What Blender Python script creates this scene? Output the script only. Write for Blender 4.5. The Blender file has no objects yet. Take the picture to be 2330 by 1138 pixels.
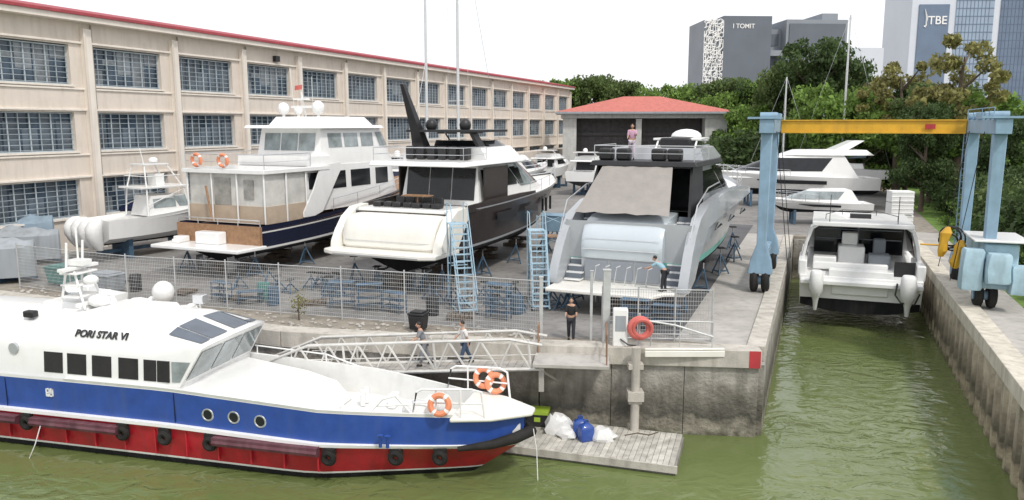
import bpy, math, random
import numpy as np
from mathutils import Vector, Matrix
R=random.Random(7); NR=np.random.RandomState(5)
scene=bpy.context.scene; col=scene.collection
rad=math.radians
# ------------------------------------------------------------------ materials
def mat(name,c,rough=.5,metal=0,var=.12,scale=1.5,bump=0,bscale=25,dirt=0,dirtc=(.08,.07,.055),coat=0,stretch=(1,1,1),island=0,spec=.5,bdist=.05):
    m=bpy.data.materials.new(name); m.use_nodes=True; nt=m.node_tree; N=nt.nodes; Lk=nt.links
    b=N['Principled BSDF']; b.inputs['Roughness'].default_value=rough; b.inputs['Metallic'].default_value=metal
    b.inputs['Coat Weight'].default_value=coat; b.inputs['Specular IOR Level'].default_value=spec
    tc=N.new('ShaderNodeTexCoord'); mp=N.new('ShaderNodeMapping'); mp.inputs['Scale'].default_value=stretch
    Lk.new(tc.outputs['Object'],mp.inputs['Vector'])
    n=N.new('ShaderNodeTexNoise'); n.inputs['Scale'].default_value=scale; n.inputs['Detail'].default_value=6; n.inputs['Roughness'].default_value=.62
    Lk.new(mp.outputs[0],n.inputs['Vector'])
    mx=N.new('ShaderNodeMix'); mx.data_type='RGBA'
    mx.inputs[6].default_value=tuple(max(0,x*(1-var)) for x in c)+(1,); mx.inputs[7].default_value=tuple(min(1,x*(1+var)) for x in c)+(1,)
    rp=N.new('ShaderNodeMapRange'); rp.inputs[1].default_value=.3; rp.inputs[2].default_value=.7
    Lk.new(n.outputs[0],rp.inputs[0]); Lk.new(rp.outputs[0],mx.inputs[0]); out=mx.outputs[2]
    if dirt:
        n2=N.new('ShaderNodeTexNoise'); n2.inputs['Scale'].default_value=1.1; n2.inputs['Detail'].default_value=8
        mp2=N.new('ShaderNodeMapping'); mp2.inputs['Scale'].default_value=(2.2,2.2,.35); Lk.new(tc.outputs['Object'],mp2.inputs[0]); Lk.new(mp2.outputs[0],n2.inputs['Vector'])
        r2=N.new('ShaderNodeMapRange'); r2.inputs[1].default_value=.48; r2.inputs[2].default_value=.8; r2.inputs[4].default_value=dirt
        Lk.new(n2.outputs[0],r2.inputs[0]); m2=N.new('ShaderNodeMix'); m2.data_type='RGBA'; m2.inputs[7].default_value=dirtc+(1,)
        Lk.new(out,m2.inputs[6]); Lk.new(r2.outputs[0],m2.inputs[0]); out=m2.outputs[2]
    if island:
        g=N.new('ShaderNodeNewGeometry'); h=N.new('ShaderNodeMapRange'); h.inputs[3].default_value=1-island; h.inputs[4].default_value=1+island
        Lk.new(g.outputs['Random Per Island'],h.inputs[0]); m3=N.new('ShaderNodeVectorMath'); m3.operation='SCALE'
        Lk.new(out,m3.inputs[0]); Lk.new(h.outputs[0],m3.inputs['Scale']); out=m3.outputs[0]
    Lk.new(out,b.inputs['Base Color'])
    if bump:
        n3=N.new('ShaderNodeTexNoise'); n3.inputs['Scale'].default_value=bscale; n3.inputs['Detail'].default_value=5
        Lk.new(mp.outputs[0],n3.inputs['Vector']); bp=N.new('ShaderNodeBump'); bp.inputs['Strength'].default_value=bump; bp.inputs['Distance'].default_value=bdist
        Lk.new(n3.outputs[0],bp.inputs['Height']); Lk.new(bp.outputs[0],b.inputs['Normal'])
    return m
WHITE=mat('gelcoat white',(.84,.84,.83),.28,var=.03,dirt=.10,dirtc=(.5,.48,.43),coat=.25)
CREAM=mat('gelcoat cream',(.82,.80,.74),.3,var=.04,dirt=.14,dirtc=(.5,.45,.36),coat=.2)
SILVER=mat('hull silver',(.44,.46,.48),.28,.2,var=.05,coat=.25)
DARKHULL=mat('hull dark bronze',(.04,.032,.03),.25,var=.2,spec=.4)
NAVY=mat('hull navy',(.012,.017,.045),.25,var=.15,spec=.4)
ANTIF=mat('antifouling black',(.015,.015,.017),.8,var=.3,dirt=.3,dirtc=(.07,.065,.06),spec=.2)
AQUA=mat('boot stripe aqua',(.13,.42,.36),.4)
GLASS=mat('dark glass',(.014,.016,.019),.08,var=.3,spec=.45)
GLASSB=mat('window glass blue',(.045,.07,.10),.16,var=.55,scale=.9)
GLASSL=mat('pale glass',(.28,.32,.33),.08,var=.4,scale=1.1,coat=.3)
BLACK=mat('black plastic',(.018,.018,.02),.45,var=.3)
RUBBER=mat('black rubber',(.022,.021,.02),.8,var=.4,bump=.2,spec=.3)
STEEL=mat('stainless steel',(.66,.67,.68),.28,.8,var=.08)
GALV=mat('galvanised steel',(.50,.51,.51),.5,.25,var=.2,dirt=.3)
BEIGEF=mat('taupe canvas',(.33,.305,.285),.9,var=.08,bump=.3,bscale=6)
GREYF=mat('grey tarpaulin',(.33,.36,.39),.7,var=.1,bump=.25,bscale=5,dirt=.35,stretch=(1,1,.25))
BLUEF=mat('blue grey tarpaulin',(.25,.33,.40),.7,var=.12,bump=.25,bscale=5,dirt=.35,stretch=(1,1,.25))
WHITEF=mat('white fabric',(.76,.76,.75),.85,var=.07,bump=.5,bscale=5)
TEAK=mat('teak',(.30,.17,.09),.6,var=.25,scale=4,stretch=(1,6,1))
TAN=mat('tan tarpaulin',(.46,.37,.28),.8,var=.12,bump=.4,bscale=3)
FACADE=mat('facade plaster',(.68,.61,.54),.9,var=.06,scale=.5,dirt=.36,dirtc=(.38,.32,.26),bump=.05)
FACADEL=mat('facade trim',(.78,.72,.65),.85,var=.05,scale=.5,dirt=.34,dirtc=(.46,.40,.34))
REDROOF=mat('red roof',(.36,.055,.07),.7,var=.2,dirt=.25)
TERRA=mat('terracotta tiles',(.50,.15,.12),.8,var=.18,scale=2,bump=.3)
BAR=mat('painted grille',(.42,.48,.52),.6,var=.15)
LBLUE=mat('lift blue paint',(.24,.37,.49),.55,var=.12,dirt=.42,dirtc=(.14,.16,.17))
LBLUE2=mat('light blue cover',(.38,.53,.62),.75,var=.14,dirt=.35,bump=.5,bscale=3)
YELLOW=mat('yellow paint',(.72,.40,.03),.5,var=.14,dirt=.35,dirtc=(.25,.15,.06))
STANDB=mat('stand blue paint',(.06,.12,.19),.6,var=.35,dirt=.5)
LADB=mat('ladder pale blue paint',(.35,.50,.60),.5,var=.15,dirt=.3)
RED=mat('red paint',(.46,.02,.035),.35,var=.2,dirt=.4,dirtc=(.2,.05,.06),coat=.15)
DRED=mat('maroon fender',(.11,.035,.05),.6,var=.4,dirt=.5,dirtc=(.25,.14,.15))
BLUE=mat('royal blue paint',(.028,.08,.34),.35,var=.15,dirt=.35,dirtc=(.08,.12,.25),coat=.15)
ORANGE=mat('life ring orange',(.78,.27,.14),.6,var=.15)
SALMON=mat('faded red ring',(.58,.14,.12),.6,var=.2)
ASPH=mat('yard asphalt',(.235,.225,.215),.9,var=.25,scale=.35,bump=.25,bscale=30,dirt=.6,dirtc=(.09,.085,.08))
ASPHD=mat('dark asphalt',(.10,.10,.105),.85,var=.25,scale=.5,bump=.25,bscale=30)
CONC=mat('concrete apron',(.43,.41,.38),.9,var=.17,scale=.5,bump=.25,bscale=18,dirt=.45,dirtc=(.18,.17,.15))
DIRT=mat('dirt ground',(.27,.24,.20),.95,var=.35,scale=1.5,bump=.5,bscale=12)
COPE=mat('coping concrete',(.50,.47,.42),.9,var=.18,scale=1.2,bump=.3,bscale=15,dirt=.6,dirtc=(.16,.145,.12))
GRASS=mat('grass',(.13,.22,.04),.9,var=.45,scale=1.2,bump=.8,bscale=20)
GDARK=mat('grey cladding',(.13,.15,.18),.6,var=.1,scale=.1)
GMID=mat('grey facade',(.26,.285,.32),.7,var=.08,scale=.1)
GLITE=mat('pale hazed tower panels',(.62,.66,.72),.6,var=.05,scale=.05)  # tower panels and glass lightened, distance haze painted into their colour
TOWG=mat('hazed tower glass',(.14,.19,.27),.3,var=.15,scale=.08)
TOWG2=mat('hazed tower glass light',(.30,.38,.48),.3,var=.12,scale=.08)
BARK=mat('bark',(.13,.10,.075),.9,var=.3,scale=5,bump=.5)
def leafm(n,c,v=.45): 
    m=mat(n,c,.6,var=.4,scale=.4,island=v,spec=.3); nt=m.node_tree; b=nt.nodes['Principled BSDF']; o=nt.nodes['Material Output']
    t=nt.nodes.new('ShaderNodeBsdfTranslucent'); nt.links.new(b.inputs['Base Color'].links[0].from_socket,t.inputs[0]); x=nt.nodes.new('ShaderNodeMixShader'); x.inputs[0].default_value=.38
    nt.links.new(b.outputs[0],x.inputs[1]); nt.links.new(t.outputs[0],x.inputs[2]); nt.links.new(x.outputs[0],o.inputs[0]); return m
LEAF=[leafm('leaves dark',(.068,.108,.036)),leafm('leaves mid',(.12,.17,.055)),leafm('leaves olive',(.24,.23,.085)),leafm('leaves bright',(.17,.27,.06))]
SKIN=mat('skin',(.50,.30,.21),.6,var=.06); HAIRB=mat('hair black',(.015,.012,.01),.5)
TEAL=mat('teal plastic',(.08,.23,.21),.6,var=.3,dirt=.4)
REDB=mat('red warning paint',(.45,.04,.05),.7,var=.15,dirt=.3)
def quaymat(name,c):
    m=mat(name,c,.92,var=.3,scale=1.3,bump=.8,bscale=7,dirt=.8,dirtc=(.10,.095,.08),bdist=.08); nt=m.node_tree;N=nt.nodes;Lk=nt.links
    b=N['Principled BSDF']; src=b.inputs['Base Color'].links[0].from_socket
    g=N.new('ShaderNodeNewGeometry'); s=N.new('ShaderNodeSeparateXYZ'); Lk.new(g.outputs['Position'],s.inputs[0])
    nz=N.new('ShaderNodeTexNoise'); nz.inputs['Scale'].default_value=1.7; nz.inputs['Detail'].default_value=8; Lk.new(g.outputs['Position'],nz.inputs['Vector'])
    ad=N.new('ShaderNodeMath'); ad.operation='MULTIPLY_ADD'; ad.inputs[1].default_value=1.5; Lk.new(nz.outputs[0],ad.inputs[0]); Lk.new(s.outputs[2],ad.inputs[2])
    cr=N.new('ShaderNodeValToRGB'); mr=N.new('ShaderNodeMapRange'); mr.inputs[1].default_value=-3.3; mr.inputs[2].default_value=.4
    Lk.new(ad.outputs[0],mr.inputs[0]); Lk.new(mr.outputs[0],cr.inputs[0])
    e=cr.color_ramp.elements; e[0].position=0; e[0].color=(.10,.10,.06,1); e[1].position=1; e[1].color=(1,1,1,1)
    for p,cc in ((.2,(.35,.34,.27,1)),(.27,(.85,.82,.72,1)),(.36,(.65,.62,.54,1)),(.42,(.27,.27,.24,1)),(.62,(.55,.53,.49,1)),(.8,(.92,.9,.87,1))):
        k=e.new(p); k.color=cc
    mm=N.new('ShaderNodeMix'); mm.data_type='RGBA'; mm.blend_type='MULTIPLY'; mm.inputs[0].default_value=1
    Lk.new(src,mm.inputs[6]); Lk.new(cr.outputs[0],mm.inputs[7]); Lk.new(mm.outputs[2],b.inputs['Base Color']); return m
QUAY=quaymat('quay concrete',(.35,.335,.31)); PILE=quaymat('sheet pile concrete',(.52,.46,.37))
def watermat():
    m=bpy.data.materials.new('harbour water'); m.use_nodes=True; nt=m.node_tree;N=nt.nodes;Lk=nt.links;b=N['Principled BSDF']
    b.inputs['Roughness'].default_value=.04; b.inputs['IOR'].default_value=1.42
    g=N.new('ShaderNodeNewGeometry'); n=N.new('ShaderNodeTexNoise'); n.inputs['Scale'].default_value=.13; n.inputs['Detail'].default_value=4
    Lk.new(g.outputs['Position'],n.inputs['Vector']); mx=N.new('ShaderNodeMix'); mx.data_type='RGBA'
    mx.inputs[6].default_value=(.105,.140,.045,1); mx.inputs[7].default_value=(.165,.200,.075,1); Lk.new(n.outputs[0],mx.inputs[0]); Lk.new(mx.outputs[2],b.inputs['Base Color'])
    mp=N.new('ShaderNodeMapping'); mp.inputs['Scale'].default_value=(1,1.5,1); mp.inputs['Rotation'].default_value=(0,0,.3); Lk.new(g.outputs['Position'],mp.inputs[0])
    a=N.new('ShaderNodeTexNoise'); a.inputs['Scale'].default_value=.85; a.inputs['Detail'].default_value=3; a.inputs['Roughness'].default_value=.45; a.inputs['Distortion'].default_value=1.1; Lk.new(mp.outputs[0],a.inputs['Vector'])
    # ripple strength varies over the surface: calm patches and breezy patches
    q=N.new('ShaderNodeTexNoise'); q.inputs['Scale'].default_value=.14; q.inputs['Detail'].default_value=2; Lk.new(g.outputs['Position'],q.inputs['Vector'])
    r=N.new('ShaderNodeMapRange'); r.inputs[1].default_value=.38; r.inputs[2].default_value=.62; r.inputs[3].default_value=.10; r.inputs[4].default_value=.42; Lk.new(q.outputs[0],r.inputs[0])
    bp=N.new('ShaderNodeBump'); bp.inputs['Distance'].default_value=.40; Lk.new(r.outputs[0],bp.inputs['Strength']); Lk.new(a.outputs[0],bp.inputs['Height']); Lk.new(bp.outputs[0],b.inputs['Normal'])
    return m
WATER=watermat()
# ------------------------------------------------------------------ mesh builder
class MB:
    def __init__(s): s.v=[];s.f=[];s.m=[]
    def add(s,vs,fs,m=0):
        o=len(s.v); s.v+=[tuple(v) for v in vs]; s.f+=[tuple(i+o for i in f) for f in fs]; s.m+=[m]*len(fs); return s
    def box(s,c,d,rz=0,m=0,rx=0):
        x,y,z=d[0]/2,d[1]/2,d[2]/2; M=Matrix.Rotation(rz,3,'Z')@Matrix.Rotation(rx,3,'X'); C=Vector(c)
        vs=[C+M@Vector(p) for p in ((-x,-y,-z),(x,-y,-z),(x,y,-z),(-x,y,-z),(-x,-y,z),(x,-y,z),(x,y,z),(-x,y,z))]
        return s.add(vs,[(0,3,2,1),(4,5,6,7),(0,1,5,4),(1,2,6,5),(2,3,7,6),(3,0,4,7)],m)
    def bb(s,x0,x1,y0,y1,z0,z1,m=0): return s.box(((x0+x1)/2,(y0+y1)/2,(z0+z1)/2),(x1-x0,y1-y0,z1-z0),0,m)
    def rings(s,rs,m=0,closed=True,cap=(1,1),ms=None):
        n=len(rs[0]); o=len(s.v)
        for r in rs: s.v+=[tuple(p) for p in r]
        for i in range(len(rs)-1):
            for j in range(n if closed else n-1):
                k=(j+1)%n; s.f.append((o+i*n+j,o+i*n+k,o+(i+1)*n+k,o+(i+1)*n+j)); s.m.append(ms[j] if ms else m)
        if cap[0]: s.f.append(tuple(o+j for j in range(n))[::-1]); s.m.append(m)
        if cap[1]: s.f.append(tuple(o+(len(rs)-1)*n+j for j in range(n))); s.m.append(m)
        return s
    def tube(s,pts,r,n=6,m=0):
        pts=[Vector(p) for p in pts]; rs=[]
        for i,p in enumerate(pts):
            t=(pts[min(i+1,len(pts)-1)]-pts[max(i-1,0)]).normalized()
            a=t.cross(Vector((0,0,1))) if abs(t.z)<.95 else t.cross(Vector((0,1,0)))
            a.normalize(); b=t.cross(a); rr=r[i] if isinstance(r,(list,tuple)) else r
            rs.append([p+(a*math.cos(2*math.pi*k/n)+b*math.sin(2*math.pi*k/n))*rr for k in range(n)])
        return s.rings(rs,m)
    def ell(s,c,r,nu=14,nv=8,m=0,z0=-1):
        rs=[]
        for i in range(nv+1):
            ph=-math.pi/2+math.pi*i/nv
            sz=max(math.sin(ph),z0); cr=max(math.cos(ph),.02)
            rs.append([(c[0]+r[0]*cr*math.cos(2*math.pi*k/nu),c[1]+r[1]*cr*math.sin(2*math.pi*k/nu),c[2]+r[2]*sz) for k in range(nu)])
        return s.rings(rs,m)
    def prism(s,poly,z0,z1,m=0,poly2=None):
        p2=poly2 or poly; return s.rings([[(x,y,z0) for x,y in poly],[(x,y,z1) for x,y in p2]],m)
    def seg(s,p,q,th,z0,z1,m=0):
        d=(q[0]-p[0],q[1]-p[1]); L=math.hypot(*d)
        return s.box(((p[0]+q[0])/2,(p[1]+q[1])/2,(z0+z1)/2),(L,th,z1-z0),math.atan2(d[1],d[0]),m)
    def torus(s,c,R_,r,ax=(0,1,0),nu=20,nv=8,m=0,ms=None):
        ax=Vector(ax).normalized(); a=ax.orthogonal().normalized(); b=ax.cross(a); c=Vector(c); o=len(s.v)
        for i in range(nu):
            d=a*math.cos(2*math.pi*i/nu)+b*math.sin(2*math.pi*i/nu)
            for j in range(nv):
                s.v.append(tuple(c+d*(R_+r*math.cos(2*math.pi*j/nv))+ax*r*math.sin(2*math.pi*j/nv)))
        for i in range(nu):
            for j in range(nv):
                s.f.append((o+i*nv+j,o+((i+1)%nu)*nv+j,o+((i+1)%nu)*nv+(j+1)%nv,o+i*nv+(j+1)%nv)); s.m.append((1 if (ms and i%5==0) else m))
        return s
    def split(s):
        p=list(range(len(s.v)))
        def fd(i):
            while p[i]!=i: p[i]=p[p[i]]; i=p[i]
            return i
        for f in s.f:
            a=fd(f[0])
            for i in f[1:]:
                b=fd(i)
                if b!=a: p[b]=a
        g={}
        for f,m in zip(s.f,s.m): g.setdefault(fd(f[0]),[]).append((f,m))
        out=[]
        for fl in g.values():
            o=MB(); mp={}
            for f,m in fl:
                for i in f:
                    if i not in mp: mp[i]=len(o.v); o.v.append(s.v[i])
                o.f.append(tuple(mp[i] for i in f)); o.m.append(m)
            out.append(o)
        return out
    def mesh(s,name,mats,sharp=38):
        me=bpy.data.meshes.new(name); me.from_pydata(s.v,[],s.f); 
        for k in mats: me.materials.append(k)
        me.polygons.foreach_set('material_index',s.m); me.polygons.foreach_set('use_smooth',[True]*len(s.f))
        me.update()
        import bmesh
        bm=bmesh.new(); bm.from_mesh(me); bmesh.ops.recalc_face_normals(bm,faces=bm.faces); bm.to_mesh(me); bm.free()
        me.set_sharp_from_angle(angle=rad(sharp)); return me
def meta(o,label=None,cat=None,group=None,kind=None):
    if label:o['label']=label
    if cat:o['category']=cat
    if group:o['group']=group
    if kind:o['kind']=kind
def thing(name,label,cat,loc=(0,0,0),rz=0,group=None):
    o=bpy.data.objects.new(name,None); col.objects.link(o); o.location=loc; o.rotation_euler=(0,0,rz); o.empty_display_size=.3; meta(o,label,cat,group); return o
SPLIT={'side_window','leg','side_girder','outboard_cover','wing_panel','satellite_dome','hull_window','cockpit_cushion','deck_chair','flybridge_seat','deck_locker','seat','fabric_cover','windscreen','shoe','saloon_door','pilothouse_window','roof_skylight','mooring_bitt','bulwark','winch_drum','quarter_bulwark','life_ring','canvas_bundle','cradle','equipment_cover','cockpit_coaming','cabin_door','roof_housing','hull_seam'}
def part(mb,name,mats,parent=None,label=None,bev=0,loc=None,rz=0,sharp=38):
    if not isinstance(mats,(list,tuple)): mats=[mats]
    if parent and name in SPLIT and isinstance(mb,MB):
        ps=mb.split()
        if 1<len(ps)<60:
            for q in ps: o=_part(q,name,mats,parent,label,bev,loc,rz,sharp)
            return o
    return _part(mb,name,mats,parent,label,bev,loc,rz,sharp)
def _part(mb,name,mats,parent,label,bev,loc,rz,sharp):
    o=bpy.data.objects.new(name,mb if isinstance(mb,bpy.types.Mesh) else mb.mesh(name,mats,sharp)); col.objects.link(o)
    if parent: o.parent=parent
    if loc: o.location=loc
    o.rotation_euler=(0,0,rz)
    if label:o['label']=label
    if bev:
        b=o.modifiers.new('bevel','BEVEL'); b.width=bev; b.segments=2; b.limit_method='ANGLE'; b.angle_limit=rad(40)
    return o
def solo(mb,name,mats,label,cat,loc=(0,0,0),rz=0,group=None,kind=None,bev=0,sharp=38):
    o=part(mb,name,mats,None,None,bev,loc,rz,sharp); meta(o,label,cat,group,kind); return o
def dup(root,loc,rz=None,label=None,scale=None):
    def rec(o,par):
        n=o.copy(); col.objects.link(n)
        if par is not None: n.parent=par
        for c in o.children: rec(c,n)
        return n
    n=rec(root,None); n.location=loc
    if rz is not None: n.rotation_euler=(0,0,rz)
    if label: n['label']=label
    if scale: n.scale=scale if isinstance(scale,tuple) else (scale,)*3
    return n
def textmesh(t,size,ext=.02,bold=0):
    cu=bpy.data.curves.new('lettering','FONT'); cu.body=t; cu.size=size; cu.extrude=ext; cu.offset=bold; cu.align_x='CENTER'; cu.align_y='CENTER'
    o=bpy.data.objects.new('lettering',cu); col.objects.link(o); bpy.context.view_layer.update()
    me=bpy.data.meshes.new_from_object(o.evaluated_get(bpy.context.evaluated_depsgraph_get())); bpy.data.objects.remove(o); return me
def lettering(t,size,m,parent,loc,rot,ext=.02,bold=0):
    me=textmesh(t,size,ext,bold); me.materials.clear(); me.materials.append(m)
    o=bpy.data.objects.new('lettering',me); col.objects.link(o); o.parent=parent; o.location=loc; o.rotation_euler=rot; return o
# ------------------------------------------------------------------ site frame
WZ=-3.3
Cx,Cy=9.36,29.1; U=(.36,.933); V=(.933,-.36); RZU=-math.atan2(.36,.933)
def SL(a,b): return (Cx+a*U[0]+b*V[0], Cy+a*U[1]+b*V[1])
def at(px,D): return (px-1165)/1822*D
SW=8.6; SE=34
Q=[(-60,54),(-25.9,39.2),(-9.43,32),(1.1,29.9),(Cx,Cy)]
land=[(-1500,650)]+Q+[SL(SE,0),SL(SE,SW),SL(-60,SW),(300,-90),(2500,-90),(2500,3500),(-1500,3500)]
g=MB(); g.prism(land,-7,0); solo(g,'ground',[DIRT],'bare earth land behind the quay','ground',kind='structure')
w=MB(); w.add([(-2500,-600,WZ),(2500,-600,WZ),(2500,1500,WZ),(-2500,1500,WZ)],[(0,1,2,3)]); solo(w,'water',[WATER],'murky green harbour water with small ripples','water',kind='structure')
def sheet(poly,z,name,m,label):
    s=MB(); s.add([(x,y,z) for x,y in poly],[tuple(range(len(poly)))]); return solo(s,name,[m],label,name.replace('_',' '),kind='structure')
sheet([(-60,58),(-26,42.0),(-18.6,38.2),(-10.5,35.6),(-1.7,32.6),(1.3,31.2),SL(.9,-.8),SL(SE+1,-.8),SL(SE+1,SW+.8),SL(130,SW+.8),(10,175),(-60,175)],.004,'yard_pavement',ASPH,'worn grey asphalt boatyard surface')
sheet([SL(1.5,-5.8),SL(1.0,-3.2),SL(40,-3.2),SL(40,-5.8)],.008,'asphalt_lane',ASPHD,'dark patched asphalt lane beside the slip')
sheet([SL(.4,-3.2),SL(.4,-.4),SL(SE+.4,-.4),SL(SE+.4,-3.2)],.012,'concrete_apron',CONC,'pale concrete runway for the boat hoist')
sheet([SL(-60,SW+.4),SL(-60,SW+2.5),SL(SE+6,SW+2.5),SL(SE+6,SW+.4)],.008,'hoist_runway',CONC,'pale concrete strip along the dock wall')
sheet([SL(-60,SW+2.5),SL(-60,SW+90),SL(SE+130,SW+90),SL(SE+130,SW+2.5)],.004,'grass_bank',GRASS,'green grass bank')
qw=thing('quay_wall','weathered concrete quay wall with tide stains above the water','wall')
mb=MB(); cp=MB()
for i in range(1,len(Q)-1+0):
    p,q=Q[i],Q[i+1]; L=math.hypot(q[0]-p[0],q[1]-p[1]); n=max(1,round(L/2.4))
    d=((q[0]-p[0])/L,(q[1]-p[1])/L); nn=(d[1],-d[0])
    for k in range(n):
        a=k*L/n+.012; b=(k+1)*L/n-.012; off=.12+R.uniform(0,.03)
        mb.seg((p[0]+d[0]*a+nn[0]*off,p[1]+d[1]*a+nn[1]*off),(p[0]+d[0]*b+nn[0]*off,p[1]+d[1]*b+nn[1]*off),.3,-7,-.55)
    cp.seg((p[0]+nn[0]*.02,p[1]+nn[1]*.02),(q[0]+nn[0]*.02+d[0]*.05,q[1]+nn[1]*.02+d[1]*.05),.85,-.547,.14+.003*i)
dl,nl=d,nn
p,q=Q[0],Q[1]; mb.seg((p[0],p[1]-.15),(q[0],q[1]-.15),.3,-7,-.55); cp.seg(p,q,.85,-.547,.14)
part(mb,'wall_panel',[QUAY],qw); part(cp,'coping',[COPE],qw,bev=.03)
mk=MB(); mk.box((Cx-dl[0]*.2+nl[0]*.452,Cy-dl[1]*.2+nl[1]*.452,-.2),(.42,.012,.66),math.atan2(dl[1],dl[0])); 
part(mk,'warning_mark',[REDB],qw,label='red painted corner warning mark')
sw=thing('slip_wall','concrete side wall of the boat lift dock','wall')
mb=MB(); cp=MB()
for k in range(14):
    a=-.1+k*2.44; mb.seg(SL(a+.03,.1),SL(a+2.41,.1),.3,-7,-.5)
cp.seg(SL(.45,-.12),SL(SE,-.12),.7,-.497,.11)
mb.seg(SL(SE-.1,.3),SL(SE-.1,SW-.3),.4,-7,-.2)
part(mb,'wall_panel',[QUAY],sw); part(cp,'coping',[COPE],sw,bev=.03)
sp=thing('sheet_pile_wall','corrugated stained sheet pile wall with a pale concrete cap','wall')
mb=MB(); pts=[]; a=-34
prof=[(0,0),(.18,.28),(.62,.28),(.8,0)]
while a<SE:
    for da,db in prof: pts.append(SL(a+da,SW-.02-db))
    a+=1.15
mb.rings([[(x,y,-7) for x,y in pts],[(x,y,-.35) for x,y in pts]],closed=False,cap=(0,0))
part(mb,'pile_sheet',[PILE],sp,sharp=20)
cp=MB(); cp.seg(SL(-34,SW+.08),SL(SE,SW+.08),.9,-.45,.16)
part(cp,'cap_beam',[mat('cap concrete',(.58,.54,.46),.9,var=.15,dirt=.7,dirtc=(.22,.18,.14),bump=.4)],sp,bev=.03)
# ------------------------------------------------------------------ long workshop building
F0=(-31,50); RB=math.atan2(.93,.368)
bl=thing('workshop_building','long beige three storey workshop with barred windows and red eaves','building',(F0[0],F0[1],0),RB)
S0=5.4-7.8*2; NB=16; SEND=S0+7.8*NB
rows=[(2.3,4.85),(6.75,9.35),(11.15,13.8)]
mb=MB(); tr=MB()
zb=[0,2.3,4.85,6.75,9.35,11.15,13.8,15.3]
for k in range(0,7,2): mb.bb(S0,SEND,0,.5,zb[k],zb[k+1])
for z in (4.95,9.45,13.9): tr.bb(S0-.02,SEND+.02,-.16,-.003,z,z+.14)
for z in (6.45,10.85): tr.bb(S0-.02,SEND+.02,-.10,-.003,z,z+.12)
for k in range(NB+1):
    s=S0+k*7.8
    if k>0: mb.bb(s-1.15,s-.003,-.003,.497,.003,15.297)
    tr.bb(s-.25,s+.45,-.3,-.005,0,14.9)
    mb.bb(s-.28,s-.1,-.42,-.302,.2,14.9)
mb.bb(S0,SEND-.004,.9,14,0,15.2); mb.bb(SEND-.5,SEND+.02,.003,14.0,.002,15.35)
mb.bb(S0+80,SEND+.4,-3.2,-.6,0,4.3)
part(mb,'wall',[FACADE],bl); part(tr,'pilaster_and_ledge_trim',[FACADEL],bl,bev=.02)
dp=MB()
for k in (2,3,4,6,8,11): s=S0+k*7.8; dp.tube([(s+.6,-.1,.2),(s+.6,-.1,15.2)],.06,6)
part(dp,'downpipe',[mat('grey pipe',(.30,.27,.24),.7)],bl)
rf=MB(); rf.bb(S0-.5,SEND+.8,-.85,.6,15.3,15.66,1); rf.rings([[(s,-1.0,15.67),(s,-1.0,15.86),(s,7,17.3),(s,15,15.9),(s,15,15.67)] for s in (S0-.7,SEND+1)],0)
part(rf,'roof',[REDROOF,FACADEL],bl)
gl=MB(); gl.bb(.05,6.25,.42,.46,0,2.6)
for k in range(5): gl.bb(.1+k*1.24+.08,.1+(k+1)*1.24-.08,.405,.418,.1+.02*(k%2),2.5-(k%3)*.5,1)
BLIND=mat('window blind glass',(.10,.125,.15),.3,var=.5,scale=.6)
glm=gl.mesh('window_glass',[GLASSB,BLIND])
gl=MB(); gl.bb(.05,6.25,.42,.46,0,2.6)
for k,(a0,a1) in enumerate(((.1,1.1),(1.5,1.9),(.9,2.5),(.1,2.5),(1.7,2.5))): gl.bb(.1+k*1.24+.05,.1+(k+1)*1.24-.05,.405,.418,a0,a1,1)
glm2=gl.mesh('window_glass',[GLASSB,mat('pale curtain behind glass',(.20,.22,.24),.4,var=.4,scale=1.3)])
fr=MB()
for k in range(9): fr.bb(.08+k*.76,.08+k*.76+(.07 if k%2==0 else .035),.28,.34,.02,2.55)
for k in range(8): fr.bb(.05,6.25,.25,.276,.12+k*.345,.12+k*.345+.028)
for z in (0,2.5): fr.bb(.02,6.28,.2,.4,z,z+.07)
frm=fr.mesh('window_grille',[BAR])
sil=MB(); sil.bb(-.05,6.4,-.14,.24,-.12,-.002); silm=sil.mesh('sill',[FACADEL])
for r,(z0,z1) in enumerate(rows):
    for k in range(NB):
        s=S0+k*7.8+.42
        wn=part(glm if R.random()<.6 else glm2,'window',None,bl,loc=(s,0,z0+.01)); 
        part(frm,'grille',None,wn,loc=(0,0,0)); part(silm,'sill',None,wn)
ac=MB(); ac.bb(25.3,25.9,-.35,0,14.2,14.7); part(ac,'loudspeaker',[BLACK],bl)
# ------------------------------------------------------------------ boathouse with red roof
bh=thing('boat_shed','open fronted boat shed with a low red hipped roof','building',(at(1466,128),128,0),rad(-4))
mb=MB(); 
for x0,x1 in ((-13,-10.8),(9.6,13)): mb.prism([(x0,0),(x1,0),(x1,3),(x0,3)],0,9.6)
mb.bb(-13,13,11.5,12,0,9.6); mb.bb(-13,-12.6,3.01,11.5,0,9.6); mb.bb(12.6,13,3.01,11.5,0,9.6); mb.bb(-1.3,-.4,0.1,.8,0,9.5)
mb.bb(-13.3,13.3,-.3,12.3,9.6,10.3)
part(mb,'wall',[mat('shed plaster',(.52,.52,.50),.9,var=.1,dirt=.3)],bh)
mb=MB(); mb.bb(-10.8,9.6,3.4,3.6,0,9.58); 
for x in np.arange(-10,9.5,1.2): mb.bb(x,x+.1,3.3,3.4,0,9.5)
mb.bb(-10.8,9.6,3.0,3.4,6.8,7.3)
part(mb,'shed_door',[mat('dark brown shutter',(.07,.065,.065),.7,var=.3)],bh)
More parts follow.
